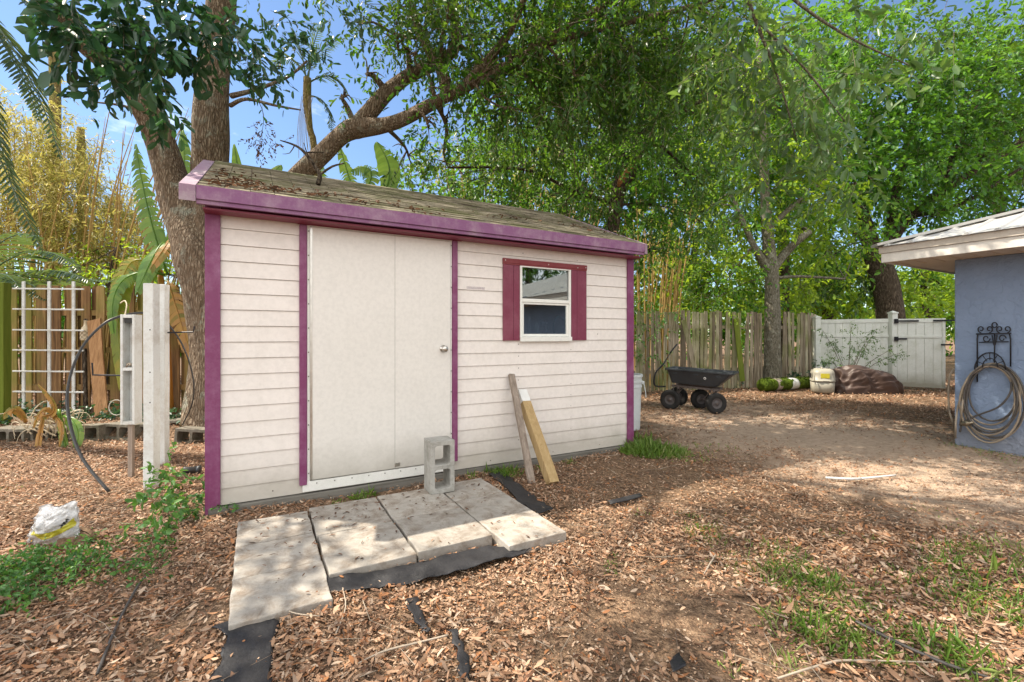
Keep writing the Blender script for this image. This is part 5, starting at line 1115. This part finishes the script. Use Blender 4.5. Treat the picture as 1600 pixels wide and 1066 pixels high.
tree('background_tree', 'leafy tree standing beyond the far side of the house, seen mirrored in the shed window', 'tree', b_, [([b_, b_+Vector((.2,0,3)), b_+Vector((0,.2,6))], [.25,.2,.1])], [], 'midleaf', 12, .22, .10, 'bark_dark', .9, 9, extra=[((15.5,-4.5,6.5),(3,3,2.4)), ((12.5,-6.5,6),(2.4,2.4,2)), ((18.5,-3.,6.5),(3,3,2.6)), ((16,-4,9),(2.6,2.6,2)), ((20,-1.5,5),(2.4,2.4,2))])
# far hedge mass beyond everything
C = []; Rr = []
for k in range(46): px = -300 + k*50; dd_ = 26 + random.uniform(0, 4); C.append(tuple(W(px, 490+random.uniform(-12,10), dd_))); Rr.append((2.2, 1.5, 2.1))
(LV, LQ), _ = sprays(C, Rr, 10, .32, .15, 1.2, 8); tag(link('distant_woods', arr_mesh('dw', LV, LQ), M['midleaf']), 'distant mass of green woods beyond the fences', 'woods', kind='stuff')

# --- bamboo
def bamboo(label, base_px, d, n, spread, top, lean, fol, dens=60, seed=1, leafm='yelleaf'):
    rg = random.Random(seed); b0 = W(base_px, HZ, d); b0.z = 0; root = empty('bamboo_clump', b0, 0, label, 'bamboo')
    for i in range(n):
        f = rg.uniform(-1, 1); p = b0 + Vector((f*spread, rg.uniform(-.5,.9), 0)); h = top*rg.uniform(.7, 1.1); lx = lean*(f*1.0+rg.uniform(-.5,.6)) ; ly = rg.uniform(-.6,.6)
        pts = [p, p+Vector((lx*.15, ly*.1, h*.35)), p+Vector((lx*.45, ly*.4, h*.7)), p+Vector((lx, ly, h))]
        MB().tube(pts, [.022,.02,.014,.004], 6, sm=3).build('culm', M['culm'], root)
    C, Rr = blobs(fol); (LV, LQ), (sv, sq) = sprays(C, Rr, dens, .13, .022, .55, 9, .6)
    link('foliage', arr_mesh('bf', LV, LQ), M[leafm], root); link('twigs', arr_mesh('bt', sv, sq), M['culm'], root)
bamboo('golden yellow bamboo thicket rising behind the left board fence', 60, 9.8, 100, 2.3, 5.6, 1.3, [(30,330,10,.9,.7),(90,300,10,.9,.8),(150,350,10,.8,.6),(60,240,10.3,.7,.7),(20,400,9.8,.7,.4),(200,370,10,.6,.4),(110,390,9.8,.8,.4),(120,240,10.5,.5,.5),(85,180,10.6,.4,.6),(20,200,10.4,.6,.6),(240,400,10,.4,.3),(10,280,10.4,.7,.7),(180,300,10.4,.4,.4),(60,340,10.6,1.4,.7),(160,390,10.8,1.0,.4),(70,220,10.8,.9,.7),(120,290,10.7,.9,.6),(30,160,10.8,.7,.6),(40,260,11.6,1.6,1.0),(130,330,11.6,1.6,.9),(190,380,11.6,1.2,.6)], 115, 1)
bamboo('tan bamboo stems visible between leaves behind the middle of the shed roof', 800, 10.5, 40, 1.7, 5.8, .8, [(760,260,11,.7,.5),(830,300,11,.8,.5),(700,240,11,.5,.4),(860,230,11,.6,.5)], 26, 2)
bamboo('dry bamboo clump standing behind the right corner of the shed', 1010, 11.3, 46, .7, 4.6, .6, [(1010,430,11.6,.5,.4),(1000,340,11.8,.6,.6),(1040,380,11.8,.5,.4)], 34, 3)

# --- palms and bananas
def frond(mbs, base, mid, tip, n=34, ll=.42, w_=.022, hang=.5):
    """feather palm frond: rachis through three points, leaflets both sides"""
    base, mid, tip = Vector(base), Vector(mid), Vector(tip); P = []; D = []; Nn = []; L = []
    rp = [base*(1-t)**2 + (2*mid - .5*base - .5*tip)*2*t*(1-t) + tip*t*t for t in [i/12 for i in range(13)]]
    mbs['r'].tube(rp, [.012*(1-i/13)+.003 for i in range(13)], 5)
    for i in range(n):
        t = .12 + .88*i/n; k = t*12; a = min(int(k), 11); p = rp[a].lerp(rp[a+1], k-a); tg = (rp[a+1]-rp[a]).normalized(); sd_ = tg.cross(Vector((0,0,1)))
        if sd_.length < .2: sd_ = tg.cross(Vector((0,1,0)))
        sd_.normalize(); up_ = sd_.cross(tg)
        for s_ in (-1, 1):
            dr = (sd_*s_*.85 + tg*.75 + up_*random.uniform(.0,.35) + Vector((0,0,-hang*.4))).normalized()
            P.append(p); D.append(dr); Nn.append(up_ + Vector((0,0,.3)) + Vector((random.uniform(-.3,.3),)*3)); L.append(ll*math.sin(PI*min(.97, t*.8+.15))*random.uniform(.85,1.1))
    mbs['P'] += [tuple(p) for p in P]; mbs['D'] += [tuple(p) for p in D]; mbs['N'] += [tuple(p) for p in Nn]; mbs['L'] += L; mbs['W'] += [w_]*len(L)
def palm(name, label, base, fr_, trunk=None, mat='palmleaf', cat='palm'):
    root = empty(name, base, 0, label, cat)
    if trunk: MB().tube(*trunk, 12, sm=4, rough=.06).build('trunk', M['bark_palm'], root, smooth=True)
    for f_ in fr_:
        mbs = dict(r=MB(), P=[], D=[], N=[], L=[], W=[]); frond(mbs, *f_)
        r_ = mbs['r'].build('frond', M['palmleaf'] if mat != 'yelleaf' else M['culm'], root)
        V, Q = leaf_geo(np.array(mbs['P']), np.array(mbs['D']), np.array(mbs['N']), np.array(mbs['L']), np.array(mbs['W']), .25, .15); link('leaflets', arr_mesh('fl', V, Q), M[mat], r_)
random.seed(41)
b_ = W(-60, HZ, 7.6); b_.z = 0
palm('feather_palm', 'low palm with pale arching feather fronds spilling over the left fence', b_,
     [(W(-60,470,7.6), W(40,395,7.4), W(125,425,7.2), 40, .42), (W(-60,470,7.6), W(50,425,7.2), W(140,440,7.0), 40, .40), (W(-60,480,7.4), W(20,440,7.1), W(75,470,6.8), 34, .38), (W(-60,460,7.7), W(0,380,7.6), W(60,370,7.4), 34, .4), (W(-60,470,7.7), W(60,440,7.6), W(175,440,7.4), 44, .36), (W(-60,480,7.4), W(-10,430,7.0), W(30,450,6.6), 30, .36)],
     ([b_, b_+Vector((0,0,.9)), b_+Vector((.05,0,1.75))], [.16,.14,.12]))
b_ = W(-150, HZ, 5.6); b_.z = 0
palm('tall_palm', 'tall palm whose dark drooping fronds hang down the upper left edge', b_,
     [(W(-120,-60,5.4), W(10,60,5.3), W(95,250,5.3), 46, .30), (W(-120,-60,5.4), W(-40,100,5.2), W(28,330,5.2), 46, .30), (W(-120,-140,5.4), W(40,0,5.2), W(125,60,5.1), 40, .28), (W(-120,-100,5.4), W(-60,150,5.0), W(0,350,5.0), 46, .34), (W(-120,-100,5.5), W(0,60,5.5), W(62,190,5.5), 44, .28), (W(-120,-60,5.3), W(-20,200,5.2), W(70,400,5.2), 48, .26)],
     ([b_, b_+Vector((.0,0,2.5)), b_+Vector((.1,0,4.6)), W(-120,-140,5.4)], [.16,.14,.13,.12]))
b_ = W(84, HZ, 11.5); b_.z = 0
o = empty('dead_palm_trunk', b_, 0, 'tall bare palm trunk wrapped in yellowing vine behind the bamboo', 'palm trunk')
MB().tube([b_, W(84,330,11.5), W(86,200,11.5), W(84,76,11.5)], [.15,.13,.12,.11], 12, sm=5, rough=.1).build('trunk', M['bark_palm'], o, smooth=True)
C, Rr = blobs([(84,120,11.5,.16,.3),(86,180,11.5,.2,.3),(84,250,11.5,.2,.4),(88,300,11.5,.25,.3)]); (LV, LQ), _ = sprays(C, Rr, 700, .08, .035, .15, 5); link('vine_leaves', arr_mesh('v', LV, LQ), M['yelleaf'], o)
b_ = W(128, HZ, 12); b_.z = 0
o = empty('leafy_snag', b_, 0, 'shorter vine-covered snag with a bushy top right of the bare palm trunk', 'tree')
MB().tube([b_, W(128,330,12), W(126,200,12)], [.12,.1,.08], 10, sm=4).build('trunk', M['bark_palm'], o, smooth=True)
C, Rr = blobs([(125,210,12,.3,.35),(135,245,12,.35,.35),(128,290,12,.35,.35)]); (LV, LQ), _ = sprays(C, Rr, 260, .1, .035, .3, 8); link('crown', arr_mesh('v', LV, LQ), M['yelleaf'], o)
# slender palm behind the roof
b_ = W(487, HZ, 7.6); b_.z = 0
palm('slender_palm', 'slender shaggy palm stem rising behind the shed roof against the sky', b_,
     [(W(480,122,7.6), W(450,90,7.6), W(420,110,7.6), 20, .22, .016), (W(480,122,7.6), W(500,80,7.6), W(540,60,7.6), 24, .22, .016), (W(482,130,7.6), W(520,120,7.6), W(545,150,7.6), 24, .22, .016), (W(484,150,7.6), W(510,165,7.6), W(518,205,7.6), 24, .20, .016), (W(478,122,7.6), W(470,80,7.6), W(455,40,7.6), 22, .2, .016), (W(482,122,7.6), W(490,70,7.6), W(505,35,7.6), 22, .2, .016)],
     ([b_, W(492,270,7.6), W(484,200,7.6), W(480,160,7.6), W(480,122,7.6)], [.06,.055,.05,.065,.06]))
mb = MB()
for k in range(9):
    x = 468+k*2.2; mb.tube([W(x+4,150,7.55), W(x-2-k*.4,190,7.55), W(x-4+k*.6,240+random.uniform(-15,20),7.55)], .004, 4, sm=3)
tag(mb.build('hanging_strands', M['twig']), 'thin dead strands hanging from the slender palm behind the roof', 'strands')

def blade(root, base, mid, tip, wd, mat, tear=.5, n=26, hangdir=None, seed=0):
    """banana leaf: arched midrib, blade torn into strips"""
    rg = random.Random(seed); base, mid, tip = Vector(base), Vector(mid), Vector(tip)
    f_ = lambda t: base*(1-t)**2 + (2*mid-.5*base-.5*tip)*2*t*(1-t) + tip*t*t
    mb = MB(); ln = MB(); ln.tube([f_(i/14) for i in range(15)], [.013*(1-i/15)+.003 for i in range(15)], 6)
    view = Vector((0,-1,.25)).normalized() if hangdir is None else hangdir
    for s_ in (-1, 1):
        prev = None
        for i in range(n):
            t0 = .06+.94*i/n; t1 = .06+.94*(i+1)/n; p0, p1 = f_(t0), f_(t1); tg = (p1-p0).normalized(); sd_ = tg.cross(view).normalized()*s_
            ww = lambda t: wd*math.sin(PI*min(1, .08+t*.90))**.6
            cut = rg.random() < tear; j = rg.uniform(-.3,.3)*tear; dz = Vector((0,0,-wd*(.30+.3*rg.random()*tear)))
            b0 = prev if (prev is not None and not cut) else p0 + sd_*ww(t0)*rg.uniform(.9,1) + dz*.9 + tg*wd*.12
            b1 = p1 + sd_*ww(t1)*rg.uniform(.92,1) + dz + tg*wd*(.12+j*.3); m0 = p0.lerp(b0,.5)+Vector((0,0,wd*.10)); m1 = p1.lerp(b1,.5)+Vector((0,0,wd*.10))
            if cut: b1 = b1 - tg*rg.uniform(.01,.035) + Vector((0,0,-wd*rg.uniform(0,.25)))
            mb.add([p0, p1, m1, b1, b0, m0], [(0,1,2,5),(5,2,3,4)]); prev = b1 if not cut else None
    r_ = ln.build('leaf', M[mat], root, smooth=True); mb.build('blade', M[mat], r_)
random.seed(51)
bn_ = empty('banana_plant', W(262, 560, 6.55), 0, 'banana plant left of the oak with tattered green and browning leaves', 'banana plant')
MB().tube([W(262,652,6.55), W(258,560,6.55), W(255,480,6.6), W(250,420,6.65)], [.08,.07,.055,.03], 10, sm=3).build('stem', M['banana_dry'], bn_, smooth=True)
blade(bn_, W(262,430,6.6), W(232,330,6.7), W(212,225,6.8), .17, 'banana', .75, 26, seed=1)
blade(bn_, W(262,400,6.6), W(285,300,6.9), W(285,200,7.1), .16, 'banana', .3, 22, seed=2)
blade(bn_, W(255,430,6.6), W(195,425,6.4), W(190,600,6.2), .17, 'banana_y', .85, 36, seed=3)
blade(bn_, W(255,380,6.6), W(240,400,6.3), W(215,455,6.1), .16, 'banana', .3, 20, seed=6)
blade(bn_, W(262,440,6.5), W(272,470,6.4), W(300,560,6.35), .14, 'banana_dry', .9, 24, seed=4)
blade(bn_, W(250,400,6.6), W(262,380,6.3), W(235,420,6.1), .12, 'banana_dry', .4, 16, seed=7)
blade(bn_, W(258,430,6.6), W(190,440,6.3), W(178,520,6.2), .11, 'banana', .8, 26, seed=8)
bn2 = empty('banana_plant', W(560, 500, 8.2), 0, 'banana plant with broad lit leaves showing just above the shed roof', 'banana plant')
MB().tube([Vector((W(560,0,8.2).x,8.2,0)), W(555,400,8.2), W(552,320,8.2)], [.1,.08,.04], 10).build('stem', M['banana'], bn2, smooth=True)
blade(bn2, W(600,300,8.1), W(608,262,8.1), W(588,222,8.1), .20, 'banana', .02, 20, seed=11)
blade(bn2, W(560,310,8.2), W(548,285,8.2), W(530,225,8.2), .14, 'banana', .5, 24, seed=12)
blade(bn2, W(560,320,8.2), W(580,270,8.2), W(550,265,8.2), .16, 'banana', .8, 22, seed=13)
blade(bn2, W(420,330,8), W(425,280,8), W(440,258,8), .14, 'banana', .1, 14, seed=14)
blade(bn2, W(520,330,8.2), W(500,270,8.2), W(488,245,8.2), .14, 'banana', .7, 18, seed=15)
blade(bn2, W(385,330,7.6), W(374,280,7.6), W(366,225,7.6), .10, 'banana', .1, 18, seed=16)

# sapling, vine, shrubs along the fence
sp = empty('sapling_shrub', W(1325, 612, 10.4), 0, 'young open-branched shrub in front of the white vinyl fence', 'shrub')
mb = MB(); tips = []
for (x, y) in ((1285,515),(1300,535),(1330,510),(1355,530),(1395,545),(1410,550),(1290,560),(1370,515),(1345,545)):
    b0 = W(1325,600,10.4); t = W(x, y, 10.4+random.uniform(-.3,.3)); m_ = b0.lerp(t, .5)+Vector((0,0,.1)); mb.tube([b0, m_, t], [.010,.007,.003], 5, sm=3); tips += [m_.lerp(t, k) for k in (.2,.5,.8,1.0)]
mb.build('branches', M['bark_grey'], sp); (LV, LQ), (sv, sq) = sprays([tuple(t) for t in tips], [(.14,.12,.09)]*len(tips), 900, .055, .018, .13, 5, clump=False); link('leaves', arr_mesh('sl', LV, LQ), M['paleleaf'], sp)
vn = empty('fence_vine', W(1015, 600, 9.9), 0, 'green vine trailing down the picket fence right of the shed corner', 'vine')
C, Rr = blobs([(1000,500,9.95,.35,.18),(1030,520,10,.3,.2),(1010,550,9.95,.25,.2),(1045,490,10.05,.3,.14),(990,530,9.9,.2,.25),(1035,560,10.,.16,.14),(1005,470,10,.35,.15)]); (LV, LQ), (sv, sq) = sprays(C, Rr, 420, .06, .03, .2, 6); link('leaves', arr_mesh('vl', LV, LQ), M['weed'], vn); link('stems', arr_mesh('vs', sv, sq), M['twig'], vn)
sb = empty('low_shrub', W(1262, 600, 11.3), 0, 'low dark green shrub at the corner where wood and vinyl fences meet', 'shrub')
C, Rr = blobs([(1262,585,11.3,.35,.2),(1278,575,11.3,.25,.2),(1240,592,11.2,.25,.12),(1165,602,11.0,.25,.10)]); (LV, LQ), (sv, sq) = sprays(C, Rr, 420, .08, .035, .2, 6); link('leaves', arr_mesh('vl', LV, LQ), M['ivy'], sb); link('stems', arr_mesh('vs', sv, sq), M['twig'], sb)
C = []; Rr = []
for k in range(34):
    px = random.uniform(0, 320); dd_ = random.uniform(5.85, 6.6); p = W(px, HZ, dd_); C.append((p.x, p.y, .17+random.uniform(0,.05))); Rr.append((.18,.14,.07))
(LV, LQ), _ = sprays(C, Rr, 2400, .055, .032, .12, 4, clump=False); tag(link('ivy_cover', arr_mesh('ivy', LV, LQ), M['ivy']), 'dark ivy covering the bed at the foot of the left fence', 'ivy', kind='stuff')
wt = empty('withered_plant', G(75, 690), 0, 'heap of withered tan banana leaves and stalks by the left cinder blocks', 'dead plant')
mb = MB()
for k in range(26):
    a = random.uniform(0, PI); r_ = random.uniform(.15, .5); p = W(random.uniform(40,110), 672, 5.5); p.z = random.uniform(.05,.2); t = p + Vector((math.cos(a)*r_, random.uniform(-.25,.2), math.sin(a)*r_*.8)); mb.tube([p, p.lerp(t,.5)+Vector((0,-.03,.08)), t, t+Vector((random.uniform(-.08,.08),0,-.14))], [.009,.007,.005,.002], 5, sm=3)
mb.build('stalks', M['cord'], wt)
for i, (a, b, c, m, ww) in enumerate([((92,640),(100,690),(110,722),'banana',.05),((70,640),(60,690),(62,715),'banana_dry',.04),((55,650),(85,640),(60,600),'banana_dry',.04),((90,655),(70,640),(52,668),'banana_dry',.04),((80,650),(95,665),(92,700),'banana_dry',.035),((40,660),(25,640),(5,650),'banana_dry',.07),((100,650),(120,670),(118,700),'banana',.08)]):
    blade(wt, W(*a,5.35), W(*b,5.25), W(*c,5.2), ww, m, .3, 14, seed=60+i)

# weeds beside the shed and by the bag
def weedplant(name, label, pts, hgt, size, dens=2600, mat='weed'):
    root = empty(name, pts[0], 0, label, 'weed'); C = []; Rr = []
    for p in pts:
        h = hgt*random.uniform(.6, 1.1); C.append((p.x, p.y, h*.55)); Rr.append((.09, .09, h*.5))
    (LV, LQ), (sv, sq) = sprays(C, Rr, dens, size, size*.55, .10, 5, .1, clump=False); link('leaves', arr_mesh('w', LV, LQ), M[mat], root); link('stems', arr_mesh('ws', sv, sq), M['weed'], root)
weedplant('leafy_weed', 'tall leafy green weed growing between the white posts and the shed corner', [G(250,800), G(262,785), G(240,815), G(255,830), G(272,800), G(268,822), G(232,835), G(245,850), G(258,770)], .34, .05, 1300)
weedplant('leafy_weed', 'low weed sprawling at the purple shed corner', [G(300,805), G(318,800), G(285,800)], .10, .045)
weedplant('leafy_weed', 'small weed sprig growing at the front left foot of the shed', [G(352,803), G(360,800)], .05, .03)
C = []; Rr = []
for k in range(64):
    u_ = random.random(); px = random.uniform(-60, 130 + (1-u_)*20); py = random.uniform(884, 955)
    if px > 30: py = random.uniform(878, 925)
    if px > 115: py = random.uniform(835, 900)
    p = G(px, py); C.append((p.x, p.y, .03)); Rr.append((.09,.09,.035))
for k in range(26): p = G(random.uniform(130,255), random.uniform(845,905)); C.append((p.x,p.y,.02)); Rr.append((.06,.06,.025))
(LV, LQ), _ = sprays(C, Rr, 9000, .026, .013, .07, 4, 0, clump=False); tag(link('ground_weeds', arr_mesh('gw', LV, LQ), M['weed']), 'low green weeds spreading over the leaves at the left edge', 'weeds', kind='stuff')

# ------------------------------------------------------------------ leaf litter, twigs, grass
def free(x, y):       # outside shed, slabs, house
    px = x-SH0.x; py = y-SH0.y; s_ = px*U.x+py*U.y; o_ = px*N.x+py*N.y
    bad = (s_ > -.02) & (s_ < SHED_L+.02) & (o_ > -.03) & (o_ < SHED_D+.05)
    for pg in FABPOLY:
        ins = np.zeros(len(x), bool); j = len(pg)-1
        for i in range(len(pg)):
            xi, yi = pg[i]; xj, yj = pg[j]; c_ = ((yi > y) != (yj > y)) & (x < (xj-xi)*(y-yi)/((yj-yi) or 1e-9)+xi); ins ^= c_; j = i
        bad |= ins & (RNG.random(len(x)) < (.97 if pg is FABPOLY[0] or pg is FABPOLY[1] or pg is FABPOLY[2] else .15))
    bad |= (s_ > .18) & (s_ < .61) & (o_ > -1.63) & (o_ < -.38)
    bad |= (s_ > .60) & (s_ < 1.55) & (o_ > -1.40) & (o_ < -.36); bad |= (s_ > 1.54) & (s_ < 1.96) & (o_ > -1.57) & (o_ < -.32)
    hx = x-HC0.x; hy = y-HC0.y; a = -(hx*N.x+hy*N.y); b = hx*U.x+hy*U.y; bad |= (a > -.02) & (b > -.02)
    return ~bad
def bare(x, y):
    a = R(-18); dx, dy = x-4.1, y-5.3; u_ = (dx*math.cos(a)-dy*math.sin(a))/2.2; v_ = (dx*math.sin(a)+dy*math.cos(a))/3.6
    return np.exp(-(u_**2+v_**2)*1.3)
HOLES = [(G(1060,955), .42), (G(790,925), .22), (G(960,745), .40), (G(1120,700), .5), (G(200,900), .3), (G(870,1010), .2), (G(640,985), .16)]
def scatter(y0_, y1_, dens, lm, wm):
    A_ = (y1_-y0_)*(y1_*1.25+2)*2; n = int(A_*dens); x = RNG.uniform(-(y1_*1.25+2), y1_*1.25+2, n); y = RNG.uniform(y0_, y1_, n)
    k = (abs(x) < y*1.2+1.5) & free(x, y); x, y = x[k], y[k]
    den = .62 + .35*np.sin(1.9*x+1.1*y+1)*np.sin(1.3*y-.8*x) + .25*np.sin(4.1*x-2*y)*np.sin(3.3*y+x) + .3*np.sin(9*x+3*np.sin(5*y))*np.sin(8*y+2*np.sin(6*x)); den = np.clip(den, .12, 1)*(1-.93*bare(x, y)); den = np.where(x < -1.5, np.maximum(den, .7), den)
    if lm > .02:
        for hp_, hr_ in HOLES: den = den*(1-.82*np.exp(-((x-hp_.x)**2+(y-hp_.y)**2)/hr_**2))
    k = RNG.random(len(x)) < den; x, y = x[k], y[k]; n = len(x)
    z = gz(x, y) + RNG.random(n)**2*.03 + .003; D = rdir(n); D[:, 2] *= .2; Nn = nrm(np.array([0,0,1.])[None] + RNG.normal(size=(n,3))*.3)
    ll = lm*RNG.uniform(.55, 1.35, n); P = np.stack([x, y, z], 1) - D*ll[:, None]*.5; P[:, 2] = np.maximum(P[:, 2], gz(P[:,0], P[:,1])+.002)
    return leaf_geo(P, D, Nn, ll, ll*wm*RNG.uniform(.7,1.25,n), RNG.uniform(-.4,.4,n), .12, 0, lm > .02 and y1_ < 6)
parts = [scatter(.6, 3.0, 3400, .034, .34), scatter(1.2, 3.0, 1300, .048, .30), scatter(1.0, 3.0, 9000, .012, .5), scatter(3.0, 5.2, 2600, .034, .33), scatter(3.0, 5.2, 4500, .015, .45), scatter(5.2, 8.5, 1700, .034, .36), scatter(8.5, 13, 800, .05, .36)]
Vs = []; Qs = []; o_ = 0
for v, q in parts: Vs.append(v); Qs.append(q+o_); o_ += len(v)
tag(link('leaf_litter', arr_mesh('leaf_litter', np.concatenate(Vs), np.concatenate(Qs)), M['litter']), 'dry brown oak leaves carpeting the yard', 'leaf litter', kind='stuff')
# leaves lying on the slabs
n = 420; s_ = RNG.uniform(.2, 1.95, n); q_ = RNG.uniform(-1.55, -.38, n); k = ((s_ < .6) | (q_ > -1.38) | (s_ > 1.56)) & (RNG.random(n) < .22+.7*np.exp(-((q_+.5)/.35)**2)); s_, q_ = s_[k], q_[k]; n = len(s_)
P = np.array([tuple(SL(a, b, .060)) for a, b in zip(s_, q_)]); D = rdir(n); D[:, 2] *= .06
V, Q = leaf_geo(P, D, nrm(np.array([0,0,1.])[None]+RNG.normal(size=(n,3))*.15), RNG.uniform(.008,.045,n), RNG.uniform(.004,.013,n)); tag(link('fallen_leaves', arr_mesh('fs', V, Q), M['debris']), 'few small brown leaves scattered on the concrete slabs', 'leaves', kind='stuff')
# twigs
n = 900; x = RNG.uniform(-5, 6, n); y = 1.5 + RNG.random(n)**1.4*6; k = free(x, y) & (bare(x, y) < .5); x, y = x[k], y[k]; n = len(x); a = RNG.uniform(0, 6.28, n); l = RNG.uniform(.04, .2, n)
A_ = np.stack([x, y, gz(x, y)+.022], 1); m1 = A_ + np.stack([np.cos(a)*l, np.sin(a)*l, RNG.uniform(-.01,.012,n)], 1); a2 = a + RNG.normal(size=n)*.5; B_ = m1 + np.stack([np.cos(a2)*l, np.sin(a2)*l, RNG.uniform(-.01,.01,n)], 1)
v1, q1_ = stick_geo(A_, m1, .0022); v2, q2_ = stick_geo(m1, B_, .0016)
tag(link('fallen_twigs', arr_mesh('tw', np.concatenate([v1, v2]), np.concatenate([q1_, q2_+len(v1)])), M['twig']), 'thin dry twigs strewn over the leaf litter', 'twigs', kind='stuff')
for i, (pts, lab, m, r_) in enumerate([
    ([(1290,748),(1340,750),(1400,746)], 'straight pale stick lying on the bare dirt at right', 'whitepost', .011),
    ([(1118,868),(1110,882),(1100,900)], 'short pale forked stick in the leaves right of centre', 'twig', .005),
    ([(1215,1066),(1290,1045),(1330,1040),(1460,1042)], 'long thin pale twig near the bottom right corner', 'twig', .004),
    ([(700,995),(650,1010),(600,1025),(560,1045)], 'long crooked pale twig at the bottom centre', 'twig', .004),
    ([(430,960),(462,972),(500,975)], 'thin pale twig beside the large black fabric sheet', 'twig', .003),
    ([(152,1060),(185,980),(215,920),(232,900)], 'thin dark root running through the leaves at lower left', 'hose_dark', .006),
    ([(1330,975),(1400,1010),(1480,1045),(1560,1070)], 'dark irrigation line half buried in the grass at lower right', 'hose_dark', .007),
    ([(525,1000),(540,960),(535,930)], 'curved pale twig below the slabs', 'twig', .003)]):
    P = []
    for p in pts: q = G(*p); q.z = float(gz(q.x, q.y)) + .028; P.append(q)
    tag(MB().tube(P, [r_]*(len(P)-1)+[r_*.5], 6, sm=5, rough=.1).build('stick' if i not in (5, 6) else ('root' if i == 5 else 'irrigation_line'), M[m], smooth=True), lab, 'stick' if i not in (5, 6) else ('root' if i == 5 else 'pipe'))

def blades(C, n_each, rad, h, wd=.0042, up=.8):
    P = []; L = []
    for c, n, r, hh in zip(C, n_each, rad, h):
        n = max(6, int(n*.62))
        a = RNG.uniform(0, 6.28, n); q = RNG.random(n)**.5*r*1.25; x = c[0]+np.cos(a)*q; y = c[1]+np.sin(a)*q; P.append(np.stack([x, y, gz(x, y)], 1)); L.append(hh*RNG.uniform(.5, 1.2, n)*(1-.4*q/r))
    P = np.concatenate(P); L = np.concatenate(L); n = len(P); D = rdir(n); D[:, 2] = abs(D[:, 2])*.5 + up*RNG.uniform(.25,1.2,n); D = nrm(D)
    return leaf_geo(P, D, rdir(n), L, wd*RNG.uniform(.7,1.4,n), RNG.uniform(.1,.55,n), .1, 1)
C = []; ne = []; rd = []; hh = []
def tuft(px, py, r, n, h): p = G(px, py); C.append((p.x, p.y)); ne.append(n); rd.append(r); hh.append(h)
for t in [(1100,830,.14,260,.07),(1085,805,.05,60,.05),(1060,800,.04,40,.04),(1215,855,.14,160,.07),(1250,905,.18,420,.10),(1280,915,.15,260,.10),(1265,985,.15,260,.12),(1310,1000,.13,160,.13),(1230,870,.12,120,.07),(1160,880,.2,110,.05),(1340,920,.12,110,.07),(1360,985,.2,260,.09),(1300,950,.2,200,.08),(1360,845,.07,60,.05),(1300,835,.08,50,.05),
          (1440,860,.06,80,.06),(1475,885,.08,120,.08),(1530,870,.1,120,.08),(1500,930,.2,300,.10),(1560,900,.25,380,.12),(1590,950,.2,260,.12),(1500,1030,.12,200,.14),(1470,1000,.12,120,.10),(1560,960,.12,120,.10),(1440,920,.2,140,.06),(1550,845,.2,140,.06),(1400,900,.2,120,.05),(1590,870,.2,200,.09),(1230,1035,.06,60,.06),(1150,1040,.05,30,.05),
          (960,870,.05,36,.05),(955,885,.05,30,.05),(1000,800,.05,30,.05),(1150,870,.1,60,.05),(410,955,.02,10,.04),(1480,800,.2,40,.04),(1170,820,.2,40,.03),(1520,700,.2,120,.05),(1590,715,.3,160,.06),(1540,705,.2,80,.05),(180,965,.05,16,.04),(5,765,.1,40,.05)]: tuft(*t)
V1, Q1 = blades(C, ne, rd, hh)
tag(link('grass_tufts', arr_mesh('gt', V1, Q1), M['grass']), 'green grass tufts pushing through the leaf litter at right', 'grass', kind='stuff')
def clump(label, lst, wd=.006):
    C.clear(); ne.clear(); rd.clear(); hh.clear()
    for t in lst: tuft(*t)
    V, Q = blades(C, ne, rd, hh, wd, .95); tag(link('grass_clump', arr_mesh('gc', V, Q), M['grass']), label, 'grass')
clump('dense green grass clump at the right front corner of the shed', [(1010,708,.22,1300,.20),(1035,706,.22,900,.16),(1000,695,.15,500,.22),(1060,712,.25,260,.08),(1110,700,.3,120,.06),(1090,640,.3,60,.08)])
clump('thin grass growing between the slabs and the leaning boards', [(795,742,.10,180,.15),(770,738,.08,110,.12),(808,722,.07,60,.26),(850,735,.06,60,.12),(740,745,.05,50,.10),(890,722,.05,40,.08)], .005)
clump('small grass tuft between the slabs and the shed base below the door', [(560,778,.06,90,.10),(575,770,.05,60,.12),(520,788,.03,20,.05),(530,785,.04,30,.06)], .005)
